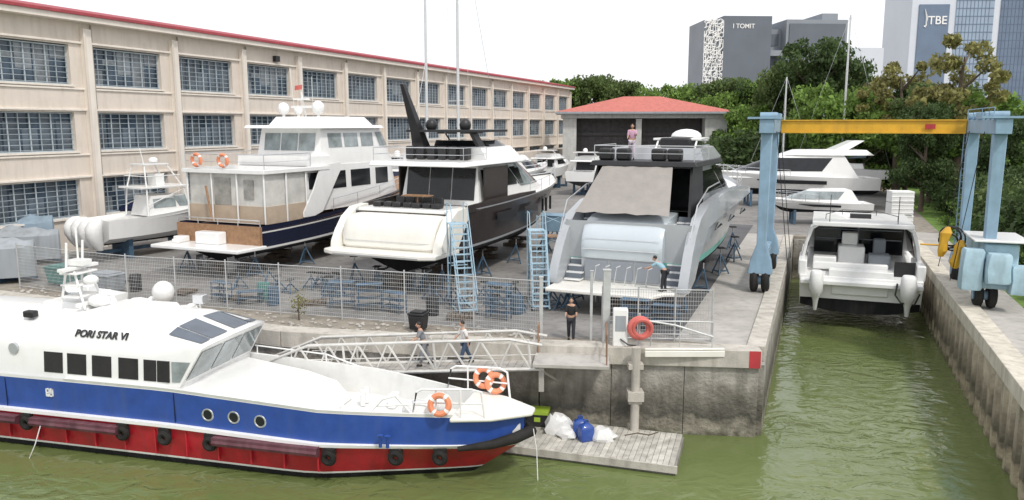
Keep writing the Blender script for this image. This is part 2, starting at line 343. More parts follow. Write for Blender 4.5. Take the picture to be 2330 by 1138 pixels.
rf=MB(); rf.prism([(-14.2,-1.5),(14.2,-1.5),(14.2,13.5),(-14.2,13.5)],10.3,10.6,0); rf.prism([(-14.2,-1.5),(14.2,-1.5),(14.2,13.5),(-14.2,13.5)],10.603,13.2,1,[(-3,5.5),(3,5.5),(3,6.5),(-3,6.5)])
part(rf,'roof',[GREYF,TERRA],bh)
# ------------------------------------------------------------------ grey office block and towers
ob=thing('office_block','dark grey office block with a white lattice screen','building',(at(1757,300),300,0),rad(3))
mb=MB(); mb.bb(-20,-2,0,25,0,48); mb.bb(-1.98,4,6,25,0,44,1); mb.bb(-1.9,5,2,6,26,28,1);mb.bb(-1.9,5,2,6,34,36,1)
mb.bb(3.9,27,1,25,0,47,1); mb.bb(18,24,3,20,47.01,49.5,1); mb.bb(27.1,44,6,25,0,37.5,2)
part(mb,'wall',[GDARK,GMID,GLITE],ob)
mb=MB(); mb.bb(5,26,.6,.95,36,45.5); mb.bb(5,26,.6,.95,29,34)
for z in (27,31,38): mb.bb(-1.5,3,5.7,5.95,z,z+4.2)
part(mb,'window_strip',[GDARK],ob)
mb=MB(); gx,gz=9,22; P={}
for i in range(gx+1):
    for j in range(gz+1):
        P[i,j]=(-27+i*7/gx+(R.uniform(-.3,.3) if 0<i<gx else 0),.0,20+j*26.5/gz+R.uniform(-.4,.4))
for (i,j),p in P.items():
    for di,dj in ((1,0),(0,1),(1,1)):
        if (i+di,j+dj) in P and R.random()<(.85 if di+dj==1 else .35): mb.tube([p,P[i+di,j+dj]],R.uniform(.12,.24),4)
mb.bb(-27.2,-20.05,.6,20,0,46.5,1)
part(mb,'lattice_screen',[WHITE,GMID],ob)
lettering('I TOMIT',2.3,WHITE,ob,(-12.5,-.1,44.3),(rad(90),0,0),.1,.02)
tw=thing('glass_tower','tall blue glass office tower with pale panels','tower',(at(2195,360),360,0),rad(-3))
mb=MB(); mb.bb(-27,27,0,30,0,120)
part(mb,'wall',[GLITE],tw)
mb=MB()
for x0,x1,m in ((-24,-11,0),(-8,8,1),(11,26.5,0)):
    mb.bb(x0,x1,-.5,-.01,4,61 if x0<-20 else 118,m)
for z in np.arange(8,118,3.4):
    mb.bb(-8,8,-.62,-.51,z,z+.35,2); mb.bb(11,26.5,-.62,-.51,z,z+.2,0)
for x in np.arange(-7,26,1.6):
    if not 7<x<11.3: mb.bb(x,x+.15,-.66,-.5,4,118,2 if x<8 else 0)
part(mb,'window_wall',[TOWG,TOWG2,TOWG],tw)
lettering('JTBE',5,WHITE,tw,(-16.6,-.7,54),(rad(90),0,0),.1,.05)
mk=MB(); mk.tube([(-21,-.8,51),(-20.6,-.8,55),(-21.6,-.8,59)],[.1,.5,.1],4); part(mk,'emblem',[WHITE],tw)
# ------------------------------------------------------------------ vegetation
def leaves(name,cent,size,m,flat=.5):
    n=len(cent); c=np.asarray(cent); a=NR.normal(size=(n,3)); a/=np.linalg.norm(a,axis=1)[:,None]
    b=np.cross(a,NR.normal(size=(n,3))); b/=np.linalg.norm(b,axis=1)[:,None]
    s=(size*NR.uniform(.6,1.4,n))[:,None]; q=np.stack([c-a*s,c+b*s*.55,c+a*s,c-b*s*.55],1).reshape(-1,3)
    me=bpy.data.meshes.new(name); me.vertices.add(4*n); me.vertices.foreach_set('co',q.ravel()); me.loops.add(4*n); me.loops.foreach_set('vertex_index',np.arange(4*n))
    me.polygons.add(n); me.polygons.foreach_set('loop_start',np.arange(n)*4); me.polygons.foreach_set('loop_total',np.full(n,4)); me.materials.append(m); me.update(); me.validate(); return me
def treemodel(H,rx,crown0,m,nclump,nleaf,size,wisp=0):
    root=thing('broadleaf_tree','','tree'); mb=MB(); rr=H*.02+.06
    base=[(0,0,0),(R.uniform(-.3,.3),R.uniform(-.3,.3),H*.3),(R.uniform(-.6,.6),R.uniform(-.6,.6),H*.6),(R.uniform(-.8,.8),0,H*.85)]
    mb.tube(base,[rr*1.5,rr,rr*.7,rr*.2],8); cents=[]
    for k in range(nclump):
        z=R.uniform(crown0,H-.5); t=(z-crown0)/(H-crown0); rad_=rx*math.sqrt(max(.05,1-(2*t-.85)**2/1.5))*R.uniform(.35,1.0); a=R.uniform(0,6.283)
        p=(rad_*math.cos(a),rad_*math.sin(a),z)
        if k%3==0:
            h=max(H*.25,z-rad_*.7); mb.tube([(0,0,h),(p[0]*.5,p[1]*.5,(h+z)/2),p],[rr*.5,rr*.3,rr*.1],5)
        cr=rx*R.uniform(.2,.42)*(0.7 if wisp else 1); c=NR.normal(size=(nleaf,3)); c/=np.linalg.norm(c,axis=1)[:,None]; c*=(NR.uniform(0.2,1,(nleaf,1))**.6)*cr; c[:,2]*=.65
        cents.append(c+np.array(p))
    part(mb,'trunk',[BARK],root); part(leaves('crown',np.concatenate(cents),size,m),'crown',None,root); return root
TM=[treemodel(12,5.2,3,LEAF[1],46,230,.24),treemodel(15,6.2,3.5,LEAF[0],56,250,.27),treemodel(13,4.3,5,LEAF[2],30,150,.22,1),treemodel(10,5,1.5,LEAF[3],40,250,.23)]
TH=[12,15,13,10]
used=[0]*4
def tree(px,D,topy,k,wide=1,label=None):
    lab=label or ['leafy green tree behind the boatyard','large dense dark green tree','slender olive green tree with open crown','low bright green bushy tree'][k]
    H=8.5+(285-topy)*D/1840; s=H/TH[k]; loc=(at(px,D),D,0)
    if not used[k]: o=TM[k]; o.location=loc; used[k]=1
    else: o=dup(TM[k],loc)
    o.rotation_euler=(0,0,R.uniform(0,6)); o.scale=(s*wide,s*wide,s); o['label']=lab; o['group']='trees around the boatyard'
for px,D,ty,k,wd in ((1235,185,185,0,.8),(1300,180,180,3,.8),(1350,178,172,0,.8),(1410,182,184,0,.8),(1510,165,192,3,.8),(1600,175,190,0,.8),(1655,165,178,0,.8),(1700,150,188,1,.6),(1625,150,212,3,.8),(1745,150,180,3,.8),
    (1855,118,98,1,.8),(1925,128,140,1,.6),(1800,122,140,0,.7),(1985,120,158,2,.9),(2050,95,128,2,.85),(2175,82,72,2,.85),(2130,88,190,0,.9),(2240,90,225,3,1.0),(2320,85,250,0,1.0),(2200,85,215,3,1.1),(2070,98,200,1,.7),(2010,105,190,2,.9),(1890,105,195,3,.8),(1770,130,215,0,.8),(1700,125,240,3,.9),(1950,100,220,3,1.0),(2110,78,240,1,.7),(2290,70,265,1,.7)):
    tree(px,D,ty,k,wd)
def thicket(name,boxes,size,m,label,dens=1):
    cs=[]
    for (x,y,rx,ry,h) in boxes:
        n=int(dens*900*max(.4,rx*ry*h/12)); n=min(n,9000)
        for j in range(max(3,int(n/160))):
            a=R.uniform(0,6.28); q=R.random()**.5; c0=np.array((x+rx*q*math.cos(a),y+ry*q*math.sin(a),h*R.uniform(.1,.85)*(1-.5*q*q)))
            c=NR.normal(size=(160,3))*np.array((.55,.55,.42))*max(.5,h*.22); cs.append(c0+c)
    c=np.concatenate(cs); c=c[c[:,2]>0.02]
    me=leaves(name,c,size,m); o=bpy.data.objects.new(name,me); col.objects.link(o); meta(o,label,'bushes',None,'stuff')
bx=[];bx2=[];bx3=[]
for a in np.arange(18,75,3.2): 
    x,y=SL(a,SW+7.5+R.uniform(-1,1)+max(0,(a-45))*.05); (bx if R.random()<.6 else bx3).append((x,y,3,3,R.uniform(4,6)))
for a in np.arange(2,50,2.2):
    x,y=SL(a,SW+4.6+R.uniform(-.5,.5)); bx2.append((x,y,1.3,1.4,R.uniform(1.2,2.6)))
thicket('shrub_bank',bx,.2,LEAF[0],'dense dark green shrubs on the bank',1.1)
thicket('bright_shrubs',bx3,.18,LEAF[1],'mid green shrubs on the bank',1.2)
thicket('undergrowth',bx2,.13,LEAF[3],'bright green creeping plants beside the dock',1.3)
bx=[]
for px in range(1640,2120,22): bx.append((at(px,112),112+R.uniform(-3,3),4,3,R.uniform(6,9)))
for px in range(1180,1700,30): bx.append((at(px,172),172,6,3,R.uniform(8,11)))
thicket('tree_belt',bx,.34,LEAF[0],'dark undergrowth beneath the trees',.45)
# ------------------------------------------------------------------ boats helpers
def hull(L,B,zk,zs,zb,bands,rake=2.5,tm=.4,pw=2.3,n=22,y0=0,bul=0):
    fs=[0,.1,.22,.32]+[f for f,_ in bands if f>.33]; fs=sorted(set(fs)|{1.0}); mb=MB()
    def mi(f):
        for ft,m in bands:
            if f<ft-1e-6: return m
        return bands[-1][1]
    def geo(t):
        b=B/2*(1-max(0,(t-tm)/(1-tm))**pw)*(.93+.07*min(1,t/.25)); zd=zs+(zb-zs)*t**1.7; kz=zk+(max(0,(t-.72)/.28))**2.2*(zd-zk)*.55
        return b,zd,kz
    R_=[];ms=[]
    for i in range(n+1):
        t=1-(1-i/n)**1.25; b,zd,kz=geo(t); side=[]
        for f in fs:
            wm=(f/.32)**.8*.9 if f<.32 else .9+.1*(f-.32)/.68; wb=f**1.15; e=t**2.2; wd=wm*(1-e)+wb*e
            side.append((max(b,.03)*wd,y0+t*L-rake*(1-f)*t**5,kz+(zd-kz)*f))
        R_.append([(-x,y,z) for x,y,z in side[::-1]]+[(x,y,z) for x,y,z in side[1:]])
    m=[mi((fs[j]+fs[j+1])/2) for j in range(len(fs)-1)]; ms=m[::-1]+m
    mb.rings(R_,0,closed=False,cap=(0,0),ms=ms)
    k=len(fs)-1
    for j in range(k):
        r=R_[0]; mb.add([r[j],r[j+1],r[-2-j],r[-1-j]],[(0,1,2,3)],m[::-1][j])
    dk=MB(); dk.rings([[(r[0][0]*.985,r[0][1],r[0][2]-bul),(r[-1][0]*.985,r[-1][1],r[-1][2]-bul)] for r in R_],0,closed=False,cap=(0,0))
    def edge(t): b,zd,kz=geo(t); return b,y0+t*L,zd
    return mb,dk,edge
class Cab:
    def __init__(s,b,t,ns=6): s.b=b;s.t=t;s.ns=ns   # (w,aft,fwd,nose,z)
    def par(s,z): 
        k=(z-s.b[4])/(s.t[4]-s.b[4]); return [s.b[i]+(s.t[i]-s.b[i])*k for i in range(4)]
    def poly(s,z,off=0):
        w,a,f,n=s.par(z); w+=off;f+=off;a-=off; p=[(-w,a),(w,a)]
        for i in range(s.ns+1):
            th=math.pi/2*i/s.ns; p.append((w*math.cos(th)**.7 if i<s.ns else 0,f-n+n*math.sin(th)))
        q=[(-x,y) for x,y in p[2:-1]][::-1]; return p+q
    def ring(s,z,off=0): return [(x,y,z) for x,y in s.poly(z,off)]
    def body(s,mb,m=0,steps=1,z0=None,z1=None,off=0):
        z0=s.b[4] if z0 is None else z0; z1=s.t[4] if z1 is None else z1
        mb.rings([s.ring(z0+(z1-z0)*i/steps,off) for i in range(steps+1)],m); return s
    def band(s,mb,za,zb,off=.02,m=0,fwd=None):
        r0=s.ring(za,off);r1=s.ring(zb,off)
        if fwd is None: mb.rings([r0[1:]+[r0[0]],r1[1:]+[r1[0]]],m,closed=False,cap=(0,0))
        else: mb.rings([r0[2:],r1[2:]],m,closed=False,cap=(0,0))
    def pane(s,mb,ya,yb,za,zb,off=.03,m=0,sides=(1,-1),shear=0):
        for sd in sides:
            w0=s.par(za)[0]+off;w1=s.par(zb)[0]+off
            q=[(w0,ya,za),(w0,yb,za),(w1,yb+shear,zb),(w1,ya+shear,zb)]
            vs=[(sd*x,y,z) for x,y,z in q]+[(sd*(x-off-.02),y,z) for x,y,z in q]
            mb.add(vs,[(0,1,2,3),(0,1,5,4),(1,2,6,5),(2,3,7,6),(3,0,4,7)],m)
    def aft(s,mb,xa,xb,za,zb,off=.03,m=0):
        a0=s.par(za)[1]-off;a1=s.par(zb)[1]-off
        mb.add([(xa,a0,za),(xb,a0,za),(xb,a1,zb),(xa,a1,zb)],[(0,1,2,3)],m)
def hood(mb,prof,w,n=36,m=0,drop=.5,ex=4,bow=.35,x0=0):
    rs=[]; zt=max(z for _,z in prof)
    for i in range(n+1):
        s=math.sin(math.pi/2*(-1+2*i/n)); x=w*s; k=abs(s)**ex
        rs.append([(x0+x,y+k*bow*(y<4),z-k*drop*((z-prof[0][1])/(zt-prof[0][1]+1e-6))) for y,z in prof])
    mb.rings(rs,m)
def rail(mb,pts,h=.9,r=.02,mid=1,n=5,post=1):
    top=[(x,y,z+h) for x,y,z in pts]; mb.tube(top,r*1.2,n)
    if mid: mb.tube([(x,y,z+h*.5) for x,y,z in pts],r*.7,n)
    for p,t in list(zip(pts,top))[::post]: mb.tube([p,t],r,n)
def prop(parent,x,y,z):
    mb=MB(); mb.tube([(x,y,z),(x,y-1.2,z-.1)],.06); mb.box((x,y-1.3,z-.2),(.06,.5,.9)); 
    for k in range(4):
        a=k*math.pi/2+.3; mb.box((x+.22*math.cos(a),y-1.0,z-.1+.22*math.sin(a)),(.3 if k%2==0 else .1,.05,.1 if k%2==0 else .3),0,0)
    return part(mb,'propeller',[STEEL],parent)
def standmodel(h):
    r=thing('jack_stand','blue painted steel jack stand propping a boat hull','boat stand',group='jack stands under the boats')
    mb=MB()
    for k in range(3):
        a=k*2.094; mb.tube([(0,0,h*.75),(.55*math.cos(a),.55*math.sin(a),.02)],.045,5); a2=a+2.094
        mb.tube([(.45*math.cos(a),.45*math.sin(a),.2),(.45*math.cos(a2),.45*math.sin(a2),.2)],.03,4)
    part(mb,'frame',[STANDB],r); mb=MB(); mb.tube([(0,0,h*.6),(0,0,h)],.035,6); part(mb,'screw',[STEEL],r); mb=MB(); mb.box((0,0,h),(.4,.4,.06)); part(mb,'pad',[RUBBER],r); return r
STD=standmodel(1.5); first=[True]
def stands(loc,rz,L,B,h=1.5):
    for i in range(5):
        for sd in (-1,1):
            y=L*(.08+.2*i); x=sd*B*.40*(1-max(0,(i-3)*.35)); c,s=math.cos(rz),math.sin(rz); p=(loc[0]+x*c-y*s,loc[1]+x*s+y*c,0)
            if first[0]: STD.location=p; STD.scale=(1,1,h/1.5); first[0]=False
            else: dup(STD,p,R.uniform(0,2),scale=(1,1,h/1.5))
def blocks(loc,rz,L,h):
    for i in range(4):
        y=L*(.08+.22*i); c,s=math.cos(rz),math.sin(rz)
        mb=MB(); k=0; z=.0
        while z+.25<=h: mb.box((0,0,z+.123),(1.8 if k%2==0 else .7,.5 if k%2==0 else 1.2,.24)); z+=.25;k+=1
        solo(mb,'keel_block',[BARK],'stacked timber keel blocks under a boat','keel block',(loc[0]-y*s,loc[1]+y*c,0),rz,'keel blocks under the boats',bev=.02)
# ------------------------------------------------------------------ yacht with dark hull
def dark_yacht():
    loc=(-6.8,39.2,0); rz=rad(-23.5); r=thing('motor_yacht','large motor yacht with dark bronze hull and cream stern on stands','yacht',loc,rz)
    hb,dk,E=hull(22.5,6.7,.75,4.05,4.9,[(.36,1),(.40,2),(.975,0),(1,2)],3.2,y0=2.4,bul=.15)
    part(hb,'hull',[DARKHULL,ANTIF,SILVER],r); part(dk,'deck',[CREAM],r)
    mb=MB(); mb.prism([(-2.6,-.25),(2.6,-.25),(3.3,.1),(3.35,2.6),(-3.35,2.6),(-3.3,.1)],1.95,2.2); part(mb,'swim_platform',[CREAM],r,bev=.06)
    mb=MB(); hood(mb,[(.95,2.2),(.80,2.35),(.80,2.9),(.95,3.4),(1.2,3.72),(1.6,3.86),(2.9,3.95),(4.6,3.97),(4.6,2.2)],2.75,drop=.06,ex=12,bow=.25)
    part(mb,'stern_garage',[CREAM],r,sharp=32)
    mb=MB()
    for sd in (-1,1):
        mb.rings([[(sd*2.78,y,z0),(sd*3.34,y,z0),(sd*3.30,y,z1),(sd*2.82,y,z1)] for y,z0,z1 in ((.75,2.2,2.5),(1.1,2.2,3.05),(1.7,2.2,3.7),(2.5,2.3,4.15),(3.6,3.6,4.25))])
    part(mb,'quarter_bulwark',[CREAM],r,sharp=35)
    mb=MB(); mb.bb(-2.6,2.6,2.3,4.9,3.98,4.16); part(mb,'sunpad_base',[WHITE],r,bev=.04)
    mb=MB(); 
    for z,y in ((2.62,.78),): mb.tube([(2.7*s,y-.012+abs(s)**12*.25,z) for s in np.linspace(-.93,.93,21)],.012,5)
    for k in range(6): mb.box((3.06,1.0+.22*k,2.45+.24*k),(.5,.28,.05)); mb.box((-3.06,1.0+.22*k,2.45+.24*k),(.5,.28,.05))
    mb.bb(-2.5,2.5,-.27,-.25,2.02,2.06)
    part(mb,'trim_line',[SILVER],r)
    mb=MB()
    for k in range(7): mb.box((-1.8+k*.6,3.1+.1*(k%2),4.3),(.5,.55,.26),rad(R.uniform(-8,8)))
    for k in range(5): mb.box((-1.2+k*.6,4.4,4.4),(.55,.2,.5),0)
    part(mb,'cockpit_cushion',[BLACK],r,bev=.07)
    mb=MB(); mb.box((.2,3.8,4.75),(1.6,.7,.06)); mb.tube([(.2,3.8,4.1),(.2,3.8,4.7)],.05); part(mb,'table',[TEAK],r)
    mb=MB()
    for sd in (-1,1):
        mb.rings([[(sd*x,y,z0) for z0 in (3.9,3.9+h)]+[(sd*(x-.12),y,z0) for z0 in (3.9+h,3.9)] for x,y,h in ((3.12,2.8,.1),(3.2,3.9,.38),(3.25,7,.5),(3.28,11,.55),(3.2,13.5,.5))],0)
    part(mb,'bulwark',[DARKHULL],r)
    c=Cab((2.55,6.6,20.3,6.5,4.0),(2.25,7.0,14.6,4.0,6.3)); mb=MB(); c.body(mb); part(mb,'cabin',[WHITE],r,sharp=50)
    mb=MB(); c.pane(mb,7.4,12.2,4.9,6.0,shear=-.1); c.pane(mb,12.4,13.2,4.9,5.9,shear=-.6); part(mb,'side_window',[GLASS],r)
    mb=MB(); c.band(mb,4.75,6.2,.035,fwd=1); part(mb,'windscreen_wrap',[GLASSL],r)
    mb=MB()
    for x0,x1 in ((-2.2,-.75),(-.7,.7),(.75,2.2)): c.aft(mb,x0,x1,4.3,6.1)
    part(mb,'saloon_door',[GLASS],r)
    mb=MB(); mb.box((2.75,8.4,5.2),(.08,3.2,1.9)); mb.box((-2.75,8.4,5.2),(.08,3.2,1.9)); part(mb,'wing_panel',[DARKHULL],r)
    c2=Cab((2.95,3.9,15.4,4.5,6.3),(2.85,4.0,15.0,4.3,6.55)); mb=MB(); c2.body(mb); part(mb,'flybridge_deck',[WHITE],r,bev=.04,sharp=50)
    c3=Cab((2.7,7.2,14.8,4.0,6.55),(2.45,7.0,13.2,3.0,7.25)); mb=MB(); c3.body(mb); part(mb,'flybridge_coaming',[WHITE],r,sharp=50)
    mb=MB(); c4=Cab((1.9,9.5,13.0,1.8,7.25),(1.6,9.2,12.2,1.4,7.6)); c4.body(mb); part(mb,'flybridge_windshield',[GLASS],r)
    mb=MB()
    mb.rings([[(2.2,8.3,6.5),(2.2,9.3,6.5),(1.95,9.3,6.5),(1.95,8.3,6.5)],[(1.9,7.0,8.1),(1.9,7.7,8.1),(1.7,7.7,8.1),(1.7,7.0,8.1)],],0)
    mb.rings([[(-2.25,7.6,6.5),(-1.3,7.6,6.5),(-1.3,8.6,6.5),(-2.25,8.6,6.5)],[(-2.0,6.9,8.1),(-1.4,6.9,8.1),(-1.4,7.5,8.1),(-2.0,7.5,8.1)]])
    mb.rings([[(-2.0,6.9,8.1),(-1.4,6.9,8.1),(-1.4,7.5,8.1),(-2.0,7.5,8.1)],[(-2.1,6.0,10.8),(-1.9,6.0,10.8),(-1.9,6.3,10.8),(-2.1,6.3,10.8)]])
    mb.prism([(-2.3,6.9),(2.3,6.9),(1.9,12),(-1.9,12)],8.1,8.24); part(mb,'radar_arch',[BLACK],r,bev=.02)
    mb=MB()
    for x,y in ((-1.0,7.6),(1.1,7.8)): mb.ell((x,y,8.5),(.34,.34,.38))
    part(mb,'satellite_dome',[BLACK],r)
    mb=MB(); 
    for k in range(6): mb.box((-1.8+k*.7,6.6,6.95),(.5,.6,.75),rad(R.uniform(-15,15)))
    part(mb,'deck_chair',[BLACK],r,bev=.08)
    mb=MB(); rail(mb,[(-2.8,7,6.55),(-2.8,4.2,6.55),(2.8,4.2,6.55),(2.8,7,6.55)],.75); 
    for sd in (-1,1): rail(mb,[(sd*E(t)[0]*.96,E(t)[1],E(t)[2]) for t in (.45,.55,.65,.75,.85,.93,.98)],.7)
    part(mb,'guard_rail',[STEEL],r)
    mb=MB()
    for t0,t1 in ((.22,.34),(.4,.5)):
        b0,y0,z0=E(t0);b1,y1,z1=E(t1)
        mb.add([(b0+.0,y0,3.05),(b1+.0,y1,3.1),(b1+.02,y1-.1,3.6),(b0+.02,y0-.1,3.6)],[(0,1,2,3)])
    for t in (.56,.6,.66): 
        b0,y0,z0=E(t); mb.box((b0-.10,y0,3.3),(.12,.12,.9),0)
    part(mb,'hull_window',[GLASS],r)
    for x in (-1.3,1.3): prop(r,x,3.2,.85)
    stands(loc,rz,24,6.7,1.55); blocks(loc,rz,24,.8)
dark_yacht()
# ------------------------------------------------------------------ silver yacht
def silver_yacht():
    loc=(4.6,35.0,0); rz=rad(-24.5); r=thing('motor_yacht','silver motor yacht with stern stairs and taupe canvas awning on stands','yacht',loc,rz)
    hb,dk,E=hull(25,6.6,.75,4.0,4.9,[(.35,1),(.45,2),(1,0)],3.2,y0=1.9,bul=.2)
    part(hb,'hull',[SILVER,ANTIF,AQUA],r); part(dk,'deck',[WHITE],r)
    mb=MB(); mb.prism([(-3.0,-.9),(1.9,-.9),(2.3,.1),(3.1,.4),(3.1,1.9),(-3.1,1.9)],1.0,1.18); part(mb,'swim_platform',[CREAM],r,bev=.05)
    PW=mat('pearl grey paint',(.56,.62,.66),.2,.1,var=.03,coat=.4)
    mb=MB(); hood(mb,[(1.42,2.3),(1.36,2.5),(1.32,2.9),(1.42,3.35),(1.7,3.75),(2.15,4.02),(2.8,4.2),(4.5,4.3),(4.5,2.3)],1.95,drop=.04,ex=12,bow=.12,x0=-.15)
    part(mb,'garage_door',[PW],r,sharp=40)
    mb=MB(); mb.bb(-2.1,1.8,1.5,1.9,1.18,2.3); 
    for k in range(3): mb.bb(-1.9+k*1.25,-.8+k*1.25,1.42,1.5,1.3,2.2,1)
    part(mb,'transom_locker',[SILVER,GMID],r,bev=.02)
    mb=MB(); mb.tube([(x,1.31,2.75) for x in (-2.0,0,1.7)],.02); mb.tube([(x,1.36,3.25) for x in (-2,0,1.7)],.012)
    for k in range(6): mb.tube([(-1.3+k*.5,1.0,1.19),(-1.2+k*.5,.95,2.0),(-1.0+k*.5,.95,2.1)],.03)
    part(mb,'trim_line',[STEEL],r)
    mb=MB()
    for sd in (-1,1):
        for k in range(10): 
            xa,xb=sorted((sd*1.95,sd*2.75)); mb.bb(xa,xb,.9+k*.3,.9+k*.3+.5,1.25+k*.29,1.31+k*.29,0); mb.bb(xa+.02,xb-.02,1.12+k*.3,1.3+k*.3,1.3+k*.29,1.54+k*.29,1)
    part(mb,'stern_stairs',[WHITE,GDARK],r)
    mb=MB()
    for sd in (-1,1):
        mb.rings([[(sd*2.78,y,z0),(sd*3.3,y,z0),(sd*3.28,y+.0,z1),(sd*2.85,y,z1)] for y,z0,z1 in ((.2,1.2,1.5),(.55,1.2,2.1),(1.0,1.4,2.8),(1.6,1.6,3.5),(2.6,2.5,4.25),(4.5,3.6,4.75),(9,3.9,5.0),(14,4.1,4.95),(18,4.3,4.7))])
    part(mb,'quarter_bulwark',[SILVER],r,sharp=50)
    c=Cab((2.6,6.5,21,7,4.1),(2.15,6.7,14.5,4.5,6.5)); mb=MB(); c.body(mb); part(mb,'cabin',[SILVER],r,sharp=50)
    mb=MB(); c.pane(mb,6.8,13.5,5.0,6.15,shear=-.3); part(mb,'side_window',[GLASS],r)
    mb=MB(); c.band(mb,4.95,6.3,.035,fwd=1); part(mb,'windscreen_wrap',[GLASS],r)
    mb=MB(); c.aft(mb,-2.2,2.2,4.3,6.3,.04); mb.bb(-2.5,2.5,4.6,6.4,4.35,4.37); part(mb,'saloon_door_glass',[GLASS],r)
    mb=MB()
    for sd in (-1,1): mb.rings([[(sd*2.5,3.4,4.2),(sd*2.62,3.4,4.2),(sd*2.62,6.5,4.2),(sd*2.5,6.5,4.2)],[(sd*2.3,4.6,6.5),(sd*2.42,4.6,6.5),(sd*2.42,6.9,6.5),(sd*2.3,6.9,6.5)]])
    part(mb,'wing_panel',[BLACK],r)
    c2=Cab((2.7,4.2,14.8,4.5,6.5),(2.6,4.3,14.3,4.2,6.75)); mb=MB(); c2.body(mb); part(mb,'flybridge_deck',[BLACK],r,bev=.04)
    c3=Cab((2.5,6.6,15.5,5.0,6.75),(2.3,6.8,13.2,3.5,7.35)); mb=MB(); c3.body(mb); part(mb,'flybridge_coaming',[SILVER],r,sharp=50)
    mb=MB(); n=9; rs=[]
    for i in range(n+1):
        x=-2.35+4.1*i/n; k=math.sin(math.pi*i/n); rs.append([(x*(1.12-.26*j/8),1.9+2.4*j/8,4.35+.05+2.15*(j/8)-.12*math.sin(math.pi*j/8)-.04*math.sin(i*2.3+j)) for j in range(9)])
    mb.rings(rs,0,closed=False,cap=(0,0)); part(mb,'awning',[BEIGEF],r,sharp=60)
    mb=MB()
    for x in (-2.1,-1.2,.6,1.4): mb.box((x,5.2,7.05),(.7,.6,.6))
    mb.box((.9,8,7.6),(1.6,1.6,.5)); part(mb,'flybridge_seat',[BLACK],r,bev=.1)
    mb=MB()
    for x in (0,2.0): mb.tube([(x,6.8,7.3),(x-.05,7.6,7.75),(x,10,7.7)],.06)
    mb.prism([(-.3,7.4),(2.2,7.4),(1.9,11.2),(-.1,11.2)],7.72,7.84,0); mb.ell((1.1,9.0,7.9),(.8,1.1,.4),z0=-.2); part(mb,'hardtop',[WHITE],r,bev=.03,sharp=55)
    mb=MB(); rail(mb,[(-2.5,8,6.75),(-2.5,4.4,6.75),(2.5,4.4,6.75),(2.5,8,6.75)],.75)
    for sd in (-1,1): rail(mb,[(sd*E(t)[0]*.95,E(t)[1],E(t)[2]) for t in (.4,.5,.6,.7,.8,.88,.95,.99)],.75,.025); mb.tube([(sd*3.1,1.2,3.5),(sd*3.15,2.3,4.9),(sd*3.1,5,5.5),(sd*3.1,8,5.6)],.035)
    part(mb,'guard_rail',[STEEL],r)
    mb=MB()
    for sd in (-1,1):
        for k in range(3): mb.tube([(sd*3.33,6+k*4,3.35),(sd*3.34,7.0+k*4,3.5),(sd*3.33,8.2+k*4,3.35)],[.03,.14,.03],8)
    part(mb,'hull_window',[GLASS],r)
    for x in (-1.3,1.3): prop(r,x,2.9,.85)
    stands(loc,rz,25,6.6,1.55); blocks(loc,rz,25,.8)
silver_yacht()
